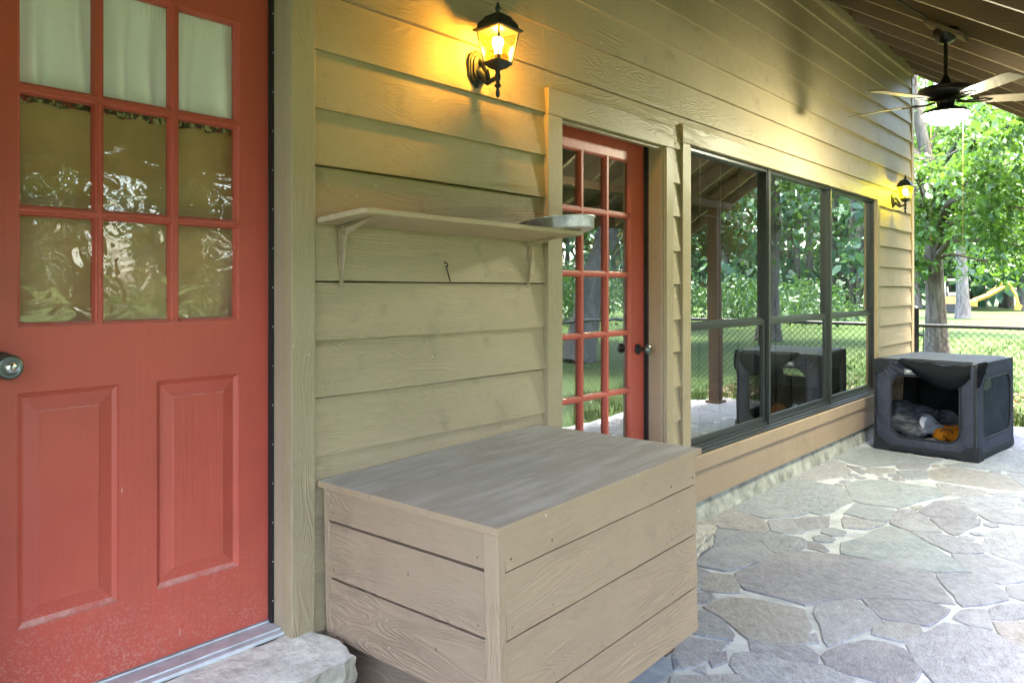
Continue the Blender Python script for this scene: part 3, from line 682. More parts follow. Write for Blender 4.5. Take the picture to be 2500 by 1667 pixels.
# ------------------------------------------------------------------ patio flagstones
patio = MB()
def ground_px(u, v):
    d = H * 1880 / (v - 705); l = (u - 1250) / 1880 * d; c, s = math.cos(TH), math.sin(TH)
    return (d * c + l * s, d * s - l * c - 2.26)
STONES = [
(0.9, [(4.334,-0.017),(4.717,-0.005),(4.705,-0.103),(4.641,-0.167),(4.62,-0.308),(4.513,-0.374),(4.411,-0.435),(4.338,-0.366),(4.289,-0.19),(4.335,-0.159),(4.103,-0.14)]),
(0.2, [(4.77,-0.011),(5.04,-0.023),(4.996,-0.237),(4.943,-0.474),(4.803,-0.429),(4.651,-0.328),(4.654,-0.195),(4.733,-0.09)]),
(0.1, [(5.076,-0.026),(5.419,0.01),(5.75,-0.087),(5.737,-0.414),(5.688,-0.465),(5.41,-0.598),(5.044,-0.582),(4.956,-0.557),(4.966,-0.465)]),
(0.75, [(4.628,-0.358),(4.77,-0.465),(4.689,-0.48),(4.626,-0.543),(4.563,-0.6),(4.501,-0.6),(4.437,-0.509),(4.428,-0.455)]),
(0.55, [(4.7,-0.484),(4.786,-0.491),(4.94,-0.609),(4.711,-0.671),(4.649,-0.625),(4.582,-0.604)]),
(0.2, [(4.314,-0.384),(4.404,-0.499),(4.397,-0.562),(4.411,-0.637),(4.378,-0.667),(4.259,-0.71),(4.072,-0.625)]),
(0.28, [(4.261,-0.195),(4.304,-0.373),(4.142,-0.51),(4.036,-0.622),(3.768,-0.574),(3.649,-0.526),(3.632,-0.38),(3.678,-0.356),(3.925,-0.339),(4.057,-0.279)]),
(0.5, [(4.39,-0.681),(4.385,-0.732),(4.299,-0.82),(4.263,-0.818),(4.266,-0.718)]),
(0.55, [(3.646,-0.595),(4.019,-0.633),(4.155,-0.69),(4.237,-0.841),(4.255,-0.916),(4.282,-1.098),(4.292,-1.322),(4.056,-1.427),(3.934,-1.498),(3.898,-1.392),(3.832,-1.264),(3.717,-1.131),(3.59,-1.02),(3.488,-0.994),(3.499,-0.908),(3.495,-0.82),(3.488,-0.712),(3.569,-0.634)]),
(0.95, [(3.171,-0.659),(3.34,-0.698),(3.389,-0.781),(3.41,-0.903),(3.432,-1.002),(3.351,-1.041),(3.277,-1.089),(3.226,-1.086),(3.112,-1.13),(3.046,-1.058),(3.003,-0.938),(3.061,-0.868),(3.131,-0.766)]),
(0.9, [(3.347,-0.561),(3.564,-0.492),(3.604,-0.598),(3.515,-0.659),(3.43,-0.703),(3.369,-0.614)]),
(0.25, [(3.594,-0.4),(3.576,-0.474),(3.434,-0.516),(3.299,-0.552)]),
(0.45, [(3.283,-0.561),(3.337,-0.601),(3.297,-0.64),(3.225,-0.635),(3.182,-0.613)]),
(0.28, [(3.104,-0.653),(3.14,-0.675),(3.08,-0.785),(2.999,-0.869),(2.946,-0.89),(2.903,-0.734),(2.946,-0.735)]),
(0.7, [(2.783,-0.724),(2.849,-0.745),(2.917,-0.893),(2.772,-0.885),(2.666,-0.88),(2.578,-0.837)]),
(0.72, [(3.507,-1.041),(3.603,-1.073),(3.692,-1.131),(3.69,-1.145),(3.616,-1.226),(3.536,-1.293),(3.465,-1.285),(3.252,-1.233),(3.145,-1.206),(3.232,-1.165),(3.329,-1.121),(3.433,-1.055)]),
(0.35, [(2.99,-0.947),(3.025,-1.056),(3.092,-1.133),(3.047,-1.196),(2.99,-1.216),(2.942,-1.148),(2.914,-0.993)]),
(0.74, [(2.845,-0.953),(2.895,-0.996),(2.924,-1.155),(2.975,-1.252),(2.965,-1.315),(2.939,-1.364),(2.856,-1.363),(2.631,-1.13),(2.699,-1.043),(2.758,-0.978)]),
(0.5, [(2.689,-0.929),(2.79,-0.891),(2.835,-0.913),(2.764,-0.948)]),
(0.6, [(2.618,-0.894),(2.682,-0.909),(2.623,-0.934)]),
(0.85, [(2.517,-0.86),(2.686,-1.029),(2.641,-1.088),(2.58,-1.096),(2.414,-0.918)]),
(0.5, [(3.047,-1.22),(3.148,-1.242),(3.198,-1.25),(3.298,-1.308),(3.328,-1.372),(3.313,-1.439),(3.18,-1.526),(3.06,-1.525),(2.988,-1.462),(2.987,-1.384),(2.976,-1.32),(2.964,-1.343),(2.994,-1.255)]),
(0.7, [(3.188,-1.1),(3.23,-1.124),(3.151,-1.158),(3.107,-1.139)]),
(0.85, [(4.993,-0.683),(4.992,-0.811),(5.027,-0.918),(4.828,-0.859),(4.769,-0.754)]),
(0.15, [(5.354,-0.65),(5.348,-0.878),(5.066,-0.908),(5.039,-0.805),(5.071,-0.689),(5.064,-0.668)]),
(0.05, [(5.437,-0.605),(5.757,-0.464),(5.974,-0.463),(6.138,-0.595),(6.138,-0.959),(5.951,-1.038),(5.721,-0.948),(5.429,-0.887),(5.391,-0.679)]),
(0.6, [(5.376,-0.901),(5.444,-0.967),(5.257,-1.097),(5.052,-1.213),(4.964,-1.067),(5.036,-0.948)]),
(0.95, [(5.505,-0.948),(5.597,-0.991),(5.452,-0.989)]),
(0.45, [(5.436,-1.013),(5.74,-1.036),(5.899,-1.125),(5.726,-1.217),(5.579,-1.298),(5.511,-1.298),(5.351,-1.076)]),
(0.48, [(5.319,-1.101),(5.481,-1.336),(5.353,-1.345),(5.035,-1.279),(5.065,-1.253)]),
(0.02, [(4.471,-0.841),(4.612,-0.894),(4.834,-0.914),(4.969,-0.947),(4.938,-1.06),(4.785,-1.188),(4.69,-1.272),(4.448,-1.478),(4.327,-1.337),(4.306,-1.092),(4.298,-0.896)]),
(0.65, [(4.942,-1.086),(4.997,-1.221),(4.954,-1.417),(4.807,-1.463),(4.703,-1.343),(4.794,-1.225)]),
(0.72, [(4.67,-1.35),(4.769,-1.492),(4.666,-1.66),(4.484,-1.694),(4.348,-1.618),(4.45,-1.472)]),
(0.3, [(4.3,-1.354),(4.421,-1.499),(4.35,-1.576),(4.24,-1.652),(4.153,-1.664),(4.028,-1.597),(3.932,-1.529)]),
(0.68, [(3.763,-1.527),(3.894,-1.543),(3.964,-1.611),(3.852,-1.64),(3.754,-1.669),(3.736,-1.598)]),
(0.55, [(3.715,-1.173),(3.796,-1.274),(3.868,-1.394),(3.858,-1.489),(3.727,-1.475),(3.619,-1.457),(3.561,-1.294),(3.682,-1.207)]),
(0.92, [(3.455,-1.295),(3.527,-1.318),(3.587,-1.433),(3.532,-1.449),(3.387,-1.423),(3.377,-1.312)]),
(0.3, [(3.977,-1.633),(4.062,-1.653),(4.175,-1.771),(4.016,-1.79),(3.868,-1.654)]),
(0.5, [(4.337,-1.646),(4.449,-1.739),(4.187,-1.77),(4.209,-1.674)]),
(0.75, [(5.256,-1.427),(5.519,-1.614),(4.713,-1.708),(4.848,-1.48),(4.923,-1.446)]),
(0.7, [(5.786,-1.173),(6.042,-1.433),(5.865,-1.436),(5.758,-1.312),(5.622,-1.293)]),
(0.6, [(5.603,-1.313),(5.73,-1.324),(5.831,-1.577),(5.549,-1.61),(5.478,-1.412)]),
(0.72, [(3.54,-1.477),(3.684,-1.513),(3.723,-1.665),(3.646,-1.748),(3.634,-1.834),(3.137,-1.893),(3.051,-1.642),(3.231,-1.51),(3.364,-1.447)]),
(0.97, [(3.837,-1.671),(3.917,-1.738),(3.88,-1.806),(3.66,-1.831),(3.662,-1.75)]),
(0.75, [(6.0,-1.144),(6.134,-1.25),(6.192,-1.416),(6.089,-1.43),(5.833,-1.172)]),
(0.85, [(6.167,-0.965),(6.279,-0.958),(6.238,-1.217),(6.152,-1.251),(5.976,-1.056)]),
(0.8, [(6.356,-0.022),(6.631,-0.059),(6.502,-0.21),(6.422,-0.179)]),
(0.85, [(5.976,-0.007),(6.286,-0.047),(6.429,-0.221),(6.283,-0.322),(6.022,-0.32),(5.811,-0.226),(5.694,-0.017)]),
(0.1, [(6.683,-0.061),(7.327,-0.028),(7.301,-0.214),(7.144,-0.772),(6.912,-0.728),(6.75,-0.54),(6.527,-0.395),(6.57,-0.271)]),
(0.5, [(6.46,-0.248),(6.445,-0.343),(6.371,-0.341)]),
(0.3, [(6.393,-0.3),(6.372,-0.425),(6.241,-0.418)]),
(0.88, [(6.493,-0.398),(6.592,-0.563),(6.436,-0.58),(6.302,-0.465)]),
(0.52, [(6.672,-0.562),(6.807,-0.562),(6.944,-0.73),(6.738,-0.749),(6.605,-0.612)]),
(0.2, [(6.515,-0.606),(6.688,-0.766),(6.406,-0.84),(6.3,-0.733)]),
(0.95, [(6.677,-0.793),(6.936,-0.885),(6.939,-1.256),(6.608,-1.413),(6.475,-1.43),(6.403,-1.246),(6.404,-0.905),(6.477,-0.824)]),
(0.85, [(6.328,-0.926),(6.29,-1.229),(6.147,-1.233),(6.105,-0.989)]),
(0.8, [(6.227,-1.254),(6.377,-1.395),(6.35,-1.493),(6.261,-1.504),(6.197,-1.316)]),
(0.1, [(6.995,-0.832),(7.342,-1.028),(7.099,-1.249),(6.967,-0.878)]),
(0.15, [(7.375,-1.04),(7.953,-1.073),(7.962,-1.367),(7.098,-1.464),(7.076,-1.279)]),
(0.7, [(6.998,-1.269),(7.007,-1.475),(6.61,-1.519),(6.619,-1.426)])]

def jag(poly, step=.045, amp=.008, seed=0):
    out = []; n = len(poly)
    for i in range(n):
        a, b = Vector(poly[i]), Vector(poly[(i + 1) % n]); L = (b - a).length; k = max(1, int(L / step))
        nr = Vector((b.y - a.y, a.x - b.x)).normalized() if L > 1e-6 else Vector((0, 0))
        for q in range(k):
            p = a.lerp(b, q / k); w_ = 1. if q else .3
            p = p + nr * (amp * w_ * (mnoise.noise(Vector((p.x * 9, p.y * 9, seed))) * 1.6 + random.uniform(-.35, .35)))
            out.append(p)
    # soften corners
    n = len(out); out = [out[i] * .9 + (out[i - 1] + out[(i + 1) % n]) * .05 for i in range(n)]
    return out
def area(p): return .5 * sum(p[i][0] * p[(i + 1) % len(p)][1] - p[(i + 1) % len(p)][0] * p[i][1] for i in range(len(p)))
def add_stone(poly, hue, rn, grow=True):
    if area(poly) < 0: poly = poly[::-1]
    pts = jag(poly); n = len(pts); c = sum(pts, Vector((0, 0))) / n
    dz = random.uniform(-.002, .0025); tx, ty = random.uniform(-.004, .004), random.uniform(-.004, .004)
    zz = lambda p: dz + tx * (p.x - c.x) + ty * (p.y - c.y)
    def inset(d):
        r = []
        for i in range(n):
            e = (pts[(i + 1) % n] - pts[i - 1]); e = Vector((-e.y, e.x)).normalized() if e.length > 1e-7 else Vector((0, 0))
            r.append(pts[i] + e * d)
        return r
    pts = inset(-.015) if grow else pts
    t1 = inset(.003); t2 = inset(.007)
    vs = [(p.x, p.y, -.03) for p in pts] + [(p.x, p.y, zz(p) - .006) for p in pts] + [(p.x, p.y, zz(p) - .0018) for p in t1] + [(p.x, p.y, zz(p)) for p in t2]
    fs = [(k * n + i, k * n + (i + 1) % n, (k + 1) * n + (i + 1) % n, (k + 1) * n + i) for k in range(3) for i in range(n)]
    fs.append(tuple(range(3 * n, 4 * n)))
    patio.add(vs, fs, 0, rn, hue)
def inside(p, poly):
    r = False; n = len(poly)
    for i in range(n):
        a, b = poly[i], poly[i - 1]
        if (a[1] > p[1]) != (b[1] > p[1]) and p[0] < (b[0] - a[0]) * (p[1] - a[1]) / (b[1] - a[1]) + a[0]: r = not r
    return r
PB = (-2.6, 9.42, -2.45, -.05)          # patio bounds
for k, (hue, poly) in enumerate(STONES): add_stone([(min(max(x, PB[0]), PB[1]), min(y, -.055)) for x, y in poly], hue, (k * .377) % 1)
traced = [p for _, p in STONES]
def near_traced(p, m=.035):
    for po in traced:
        if inside(p, po): return True
        for i in range(len(po)):
            a, b = Vector(po[i]), Vector(po[i - 1]); ab = b - a; q = Vector(p) - a; tt = max(0, min(1, q.dot(ab) / max(ab.length_squared, 1e-9)))
            if (q - ab * tt).length < m: return True
    return False
seeds = []; filled = []
while len(seeds) < 190:
    p = (random.uniform(PB[0] - .2, PB[1] + .2), random.uniform(PB[2] - .2, PB[3] + .2))
    if all((p[0] - q[0]) ** 2 * .8 + (p[1] - q[1]) ** 2 > (.25) ** 2 for q in seeds) or random.random() < .004: seeds.append(p)
def clip(poly, px, py, nx, ny):
    out = []
    for i in range(len(poly)):
        a, b = poly[i], poly[(i + 1) % len(poly)]
        da = (a[0] - px) * nx + (a[1] - py) * ny; db = (b[0] - px) * nx + (b[1] - py) * ny
        if da <= 0: out.append(a)
        if (da < 0) != (db < 0) and abs(da - db) > 1e-12: u = da / (da - db); out.append((a[0] + (b[0] - a[0]) * u, a[1] + (b[1] - a[1]) * u))
    return out
for i, s0 in enumerate(seeds):
    poly = [(PB[0], PB[2]), (PB[1], PB[2]), (PB[1], PB[3]), (PB[0], PB[3])]
    for k, q in enumerate(seeds):
        if k == i or abs(q[0] - s0[0]) > 1.6 or abs(q[1] - s0[1]) > 1.6: continue
        d = Vector((q[0] - s0[0], q[1] - s0[1])); L = d.length; mx_ = ((q[0] + s0[0]) / 2, (q[1] + s0[1]) / 2); d /= L
        poly = clip(poly, mx_[0] - d.x * .014, mx_[1] - d.y * .014, d.x, d.y)
        if len(poly) < 3: break
    if len(poly) < 3 or abs(area(poly)) < .008: continue
    dense = [tuple(Vector(poly[a]).lerp(Vector(poly[(a + 1) % len(poly)]), q / 5)) for a in range(len(poly)) for q in range(5)]
    if any(near_traced(p) for p in dense + [s0]): continue
    cc = Vector((sum(p[0] for p in poly) / len(poly), sum(p[1] for p in poly) / len(poly)))
    if cc.y < -2.25 + .12 * math.sin(cc.x * 2): continue
    add_stone(poly, random.random(), random.random()); filled.append(poly)
near = []
def bd(p):
    best = 9.
    for po, (x0, x1, y0, y1) in near:
        if p[0] < x0 - .25 or p[0] > x1 + .25 or p[1] < y0 - .25 or p[1] > y1 + .25: continue
        if inside(p, po): return 0
        for i in range(len(po)):
            a, b = Vector(po[i]), Vector(po[i - 1]); ab = b - a; q = Vector(p) - a; tt = max(0, min(1, q.dot(ab) / max(ab.length_squared, 1e-9))); best = min(best, (q - ab * tt).length)
    return best
for po in traced + filled: near.append((po, (min(p[0] for p in po), max(p[0] for p in po), min(p[1] for p in po), max(p[1] for p in po))))
for _ in range(2600):
    p = (random.uniform(3.0, 9.2), random.uniform(-2.2, -.1)); d = bd(p)
    if .052 < d < .3:
        a0 = random.random() * 6.28; k = random.choice((5, 6, 7)); rr = d - .030
        po = [(p[0] + rr * (1 + random.uniform(-.05, .35)) * math.cos(a0 + 6.28 * i / k), p[1] + rr * random.uniform(.85, 1.) * math.sin(a0 + 6.28 * i / k)) for i in range(k)]
        add_stone(po, random.random(), random.random(), True); near.append((po, (p[0] - rr * 1.4, p[0] + rr * 1.4, p[1] - rr * 1.4, p[1] + rr * 1.4)))
# mortar bed
nx_, ny_ = 120, 26; vs = []
for j in range(ny_ + 1):
    for i in range(nx_ + 1):
        x = PB[0] - .05 + (PB[1] - PB[0] + .08) * i / nx_; y = -2.32 + 2.40 * j / ny_
        if j == 0: y += .06 * math.sin(x * 3.1)
        vs.append((x, y, -.0060 + .0035 * mnoise.noise(Vector((x * 5, y * 5, 1)))))
patio.add(vs, [(j * (nx_ + 1) + i, j * (nx_ + 1) + i + 1, (j + 1) * (nx_ + 1) + i + 1, (j + 1) * (nx_ + 1) + i) for j in range(ny_) for i in range(nx_)], 1, .5)
tag(patio.build('patio', [M['stone'], M['mortar']]), None, None, kind='structure')

# ------------------------------------------------------------------ stone steps
def slab(name, outline, z0, z1, label, layers=1, cat='step'):
    root = thing(name, label, cat, (outline[0][0], outline[0][1], 0))
    off = Vector((outline[0][0], outline[0][1]))
    zs = np.linspace(z0, z1, layers + 1)
    for L in range(layers):
        mb = MB(); top = L == layers - 1
        ins = 0 if top else random.uniform(.012, .03)
        c = sum((Vector(p) for p in outline), Vector((0, 0))) / len(outline)
        pts = jag([tuple(Vector(p) + (c - Vector(p)).normalized() * ins) for p in outline], .025, .012, L * 3 + z0 * 10)
        n = len(pts); za, zb = zs[L] + (.004 if L else 0), zs[L + 1]
        rings = []
        for q, (ii, zz) in enumerate(((.012, za), (.0, za + (zb - za) * .3), (.004, za + (zb - za) * .62), (.006, zb - .006), (.012, zb))):
            ring = []
            for i, p_ in enumerate(pts):
                e = pts[(i + 1) % n] - pts[i - 1]; e = Vector((-e.y, e.x)).normalized() if e.length > 1e-7 else Vector((0, 0))
                if area(outline) < 0: e = -e
                r = p_ + e * (ii + .016 * mnoise.noise(Vector((p_.x * 22, p_.y * 22, q * 2.3 + L))) * (q < 4)) - off
                ring.append((r.x, r.y, zz + (.002 * mnoise.noise(Vector((p_.x * 9, p_.y * 9, 0))))))
            rings.append(ring)
        vs = [v for r in rings for v in r]
        mb.add(vs, [(k * n + i, k * n + (i + 1) % n, (k + 1) * n + (i + 1) % n, (k + 1) * n + i) for k in range(4) for i in range(n)], 1, .3)
        mb.add(rings[-1], [tuple(range(n))], 0, .3)
        o = mb.build('tread' if top else 'riser_stone', [M['stepstone'], M['steprough']], root); weld(o)
    return root
slab('stone_step', [(-.2, -.18), (-.2, -.34), (.9, -.325), (1.30, -.318), (1.46, -.328), (1.527, -.300), (1.548, -.20), (1.552, -.10), (1.546, -.036), (1.530, .012), (1.0, .012), (.4, .012), (-.2, .012)], .0, .264, 'thick pale stone slab step below the nine pane red door', 3)
M['stepstone'] = plain('low_step_stone', (.36, .345, .33), .8, 0, 12, .3, 1.5, .2)
slab('stone_step', [(2.75, -.06), (2.75, -.34), (3.3, -.37), (3.75, -.36), (3.98, -.32), (4.05, -.20), (4.02, -.08)], .0, .105, 'low stone step with ragged broken edge below the fifteen pane door', 2)

# ------------------------------------------------------------------ storage chest
chest = thing('storage_chest', 'large tan clapboard sided wooden chest with a weathered grey lid', 'chest', (1.612, -.826, .012), (0, -.024, .009))
L_, W_, T_ = 1.145, .775, .735
b_ = MB()
zb = [.052, .225, .432, .625]
for i, z0 in enumerate(zb):
    z1 = zb[i + 1] - .0085 if i < 3 else T_ - .004  # slot left open below each lap to draw its shade line
    rn = random.random()
    st = []
    for a_ in range(7):      # front boards, along x
        u = .008 + (L_ - .010) * a_ / 6; w_ = .0025 * mnoise.noise(Vector((u * 4, z0 * 7, 0)))
        st.append([(u, -.026, z0 + w_), (u, (-.0225, -.0210, -.019, -.014)[i], z1 + w_ * .5), (u, .0105, z1), (u, .0105, z0 + w_)])
    b_.board(st, 0, rn)
    if i == 0: continue
    z0b = z0 + .004; sa, sb_ = [], []
    for a_ in range(5):      # side boards, along y
        u = .0285 + (W_ - .0585) * a_ / 4; w_ = .0025 * mnoise.noise(Vector((u * 4, z0 * 7, 4)))
        sa.append([(-.024, u, z0b + w_), (.0105, u, z0b + w_), (.0105, u, z1), (-.017, u, z1)])
        sb_.append([(L_ + .020, u, z0b + w_), (L_ + .010, u, z1), (L_ - .0105, u, z1), (L_ - .0105, u, z0b + w_)])
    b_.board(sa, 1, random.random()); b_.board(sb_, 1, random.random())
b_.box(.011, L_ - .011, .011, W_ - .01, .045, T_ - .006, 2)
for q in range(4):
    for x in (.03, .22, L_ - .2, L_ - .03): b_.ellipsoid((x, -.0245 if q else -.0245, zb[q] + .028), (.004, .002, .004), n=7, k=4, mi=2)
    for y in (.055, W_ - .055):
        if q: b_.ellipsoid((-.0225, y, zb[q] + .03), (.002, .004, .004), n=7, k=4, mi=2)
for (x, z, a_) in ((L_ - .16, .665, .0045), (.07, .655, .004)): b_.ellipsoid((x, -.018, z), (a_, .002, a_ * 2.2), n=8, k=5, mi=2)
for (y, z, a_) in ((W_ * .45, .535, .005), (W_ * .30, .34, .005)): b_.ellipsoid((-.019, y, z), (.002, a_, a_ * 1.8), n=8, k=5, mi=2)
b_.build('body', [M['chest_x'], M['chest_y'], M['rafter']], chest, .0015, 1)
for q in ((-.026, .0075, -.0245, .0280, .03, T_ - .004), (-.022, .012, W_ - .0295, W_ - .004, .05, T_ - .004), (L_ - .0015, L_ + .014, -.012, .026, .045, T_ - .004), (L_ - .012, L_ + .014, W_ - .0295, W_ - .004, .04, T_ - .004)):
    tr_ = MB(); tr_.box(*q); tr_.build('corner_trim', M['chest_z'], chest, .003)
ld = MB()
ln = 3; yy = np.linspace(-.034, W_ + .012, ln + 1)
for i in range(ln):
    x0, x1 = -.034 + random.uniform(-.002, .002), L_ + .03
    rn = random.random(); K = 8
    for a_ in range(K):
        u0, u1 = x0 + (x1 - x0) * a_ / K, x0 + (x1 - x0) * (a_ + 1) / K
        e0, e1 = [(.003 * mnoise.noise(Vector((u * 5, i, 2))) if i == 0 else 0) for u in (u0, u1)]
        ld.hexa([(u0, yy[i] + e0, T_), (u1, yy[i] + e1, T_), (u1, yy[i + 1] - .0015, T_), (u0, yy[i + 1] - .0015, T_), (u0, yy[i] + e0 + .002, T_ + .021), (u1, yy[i] + e1 + .002, T_ + .021), (u1, yy[i + 1] - .0015, T_ + .021), (u0, yy[i + 1] - .0015, T_ + .021)], 0, rn)
        for q in range(1, 7): ld.m[-q] = 1
        ld.m[-5] = 0
ld.build('lid', [M['lid'], M['chest_x']], chest)
for fx, fy in ((.03, .04), (L_ - .12, .05), (.03, W_ - .1), (L_ - .12, W_ - .1)):
    ft = MB(); ft.box(fx, fx + .07, fy, fy + .06, -.012 - (.0 if fx < .5 else .026), .052)
    ft.build('foot', M['post'], chest, .004)

# ------------------------------------------------------------------ wall shelf
shf = thing('wall_shelf', 'painted plank shelf on two steel brackets between the doors', 'shelf', (1.555, -.03, 1.638))
sb = MB()
poly = [(.0, .0), (1.175, .0), (1.260, -.205), (1.250, -.225), (.050, -.215), (.035, -.20)]
zt = lambda y, x=.6: .12 * (-y) - .010 * (x - .6)
K = len(poly); sb.add([(x, y, zt(y, x)) for x, y in poly] + [(x, y, zt(y, x) + .0185) for x, y in poly], [tuple(range(K)), tuple(range(2 * K - 1, K - 1, -1))] + [(i, K + i, K + (i + 1) % K, (i + 1) % K) for i in range(K)], 0, .3)
sbo = sb.build('plank', M['shelf'], shf, .002); weld(sbo)
for bx in (.105, 1.138):
    k = MB(); zt = lambda y, x=bx: .12 * (-y) - .010 * (x - .6)
    # wall leg, tapering, with a folded web, and the arm under the plank
    k.hexa([(bx - .008, -.003, -.215), (bx + .008, -.003, -.215), (bx + .008, .0, -.215), (bx - .008, .0, -.215), (bx - .014, -.003, -.004), (bx + .014, -.003, -.004), (bx + .014, .0, -.004), (bx - .014, .0, -.004)])
    k.hexa([(bx - .002, -.006, -.20), (bx + .002, -.006, -.20), (bx + .002, -.0032, -.20), (bx - .002, -.0032, -.20), (bx - .004, -.030, -.03), (bx + .004, -.030, -.03), (bx + .004, -.0032, -.02), (bx - .004, -.0032, -.02)])
    a = -.185
    k.hexa([(bx - .008, a, zt(a) - .004), (bx + .008, a, zt(a) - .004), (bx + .014, .0, -.0045), (bx - .014, .0, -.0045), (bx - .008, a, zt(a) - .001), (bx + .008, a, zt(a) - .001), (bx + .014, .0, -.001), (bx - .014, .0, -.001)])
    k.hexa([(bx - .002, a + .02, zt(a) - .008), (bx + .002, a + .02, zt(a) - .008), (bx + .004, -.0302, -.03), (bx - .004, -.0302, -.03), (bx - .002, a + .02, zt(a) - .0046), (bx + .002, a + .02, zt(a) - .0046), (bx + .004, -.0302, -.0050), (bx - .004, -.0302, -.0050)])
    k.ellipsoid((bx, -.004, -.208), (.004, .002, .004), n=8, k=5)
    k.build('bracket', M['bracket'], shf, .001)
# tin pan, leaning on the right end of the shelf
pan = thing('pie_pan', 'round galvanised tin pan lying on the right end of the wall shelf', 'pan', (2.735, -.165, 1.671), (-.115, .012, .3))
pm = MB(); n = 96
prof = [(.0, .0), (.158, .0), (.163, .002), (.168, .046), (.174, .048), (.176, .0505), (.173, .052), (.166, .0505), (.160, .006), (.0, .005)]
vs = []
for (r, z) in prof:
    for j_ in range(n):
        q = 2 * math.pi * j_ / n; rr = r * (1 + (.006 if .162 < r < .174 else 0) * math.sin(j_ * 2.09)); vs.append((rr * math.cos(q), rr * math.sin(q), z))
pm.add(vs, [(i * n + j_, i * n + (j_ + 1) % n, (i + 1) * n + (j_ + 1) % n, (i + 1) * n + j_) for i in range(len(prof) - 1) for j_ in range(n)], 0, .4, smooth=True)
pm.build('bowl', M['galv'], pan)
# rusty bent hook in the wall
hk = MB(); hk.tube([(2.168, -.018, 1.524), (2.168, -.034, 1.526), (2.170, -.043, 1.518), (2.171, -.040, 1.508), (2.169, -.036, 1.514), (2.172, -.036, 1.50), (2.180, -.035, 1.482), (2.186, -.036, 1.462), (2.186, -.040, 1.452), (2.182, -.044, 1.450)], .0026, 6)
hk.ellipsoid((2.168, -.021, 1.524), (.005, .003, .005), n=8, k=5)
tag(hk.build('wall_hook', plain('rusty_iron', (.07, .045, .03), .8, .3)), 'small rusty bent hook in the siding under the shelf', 'hook')

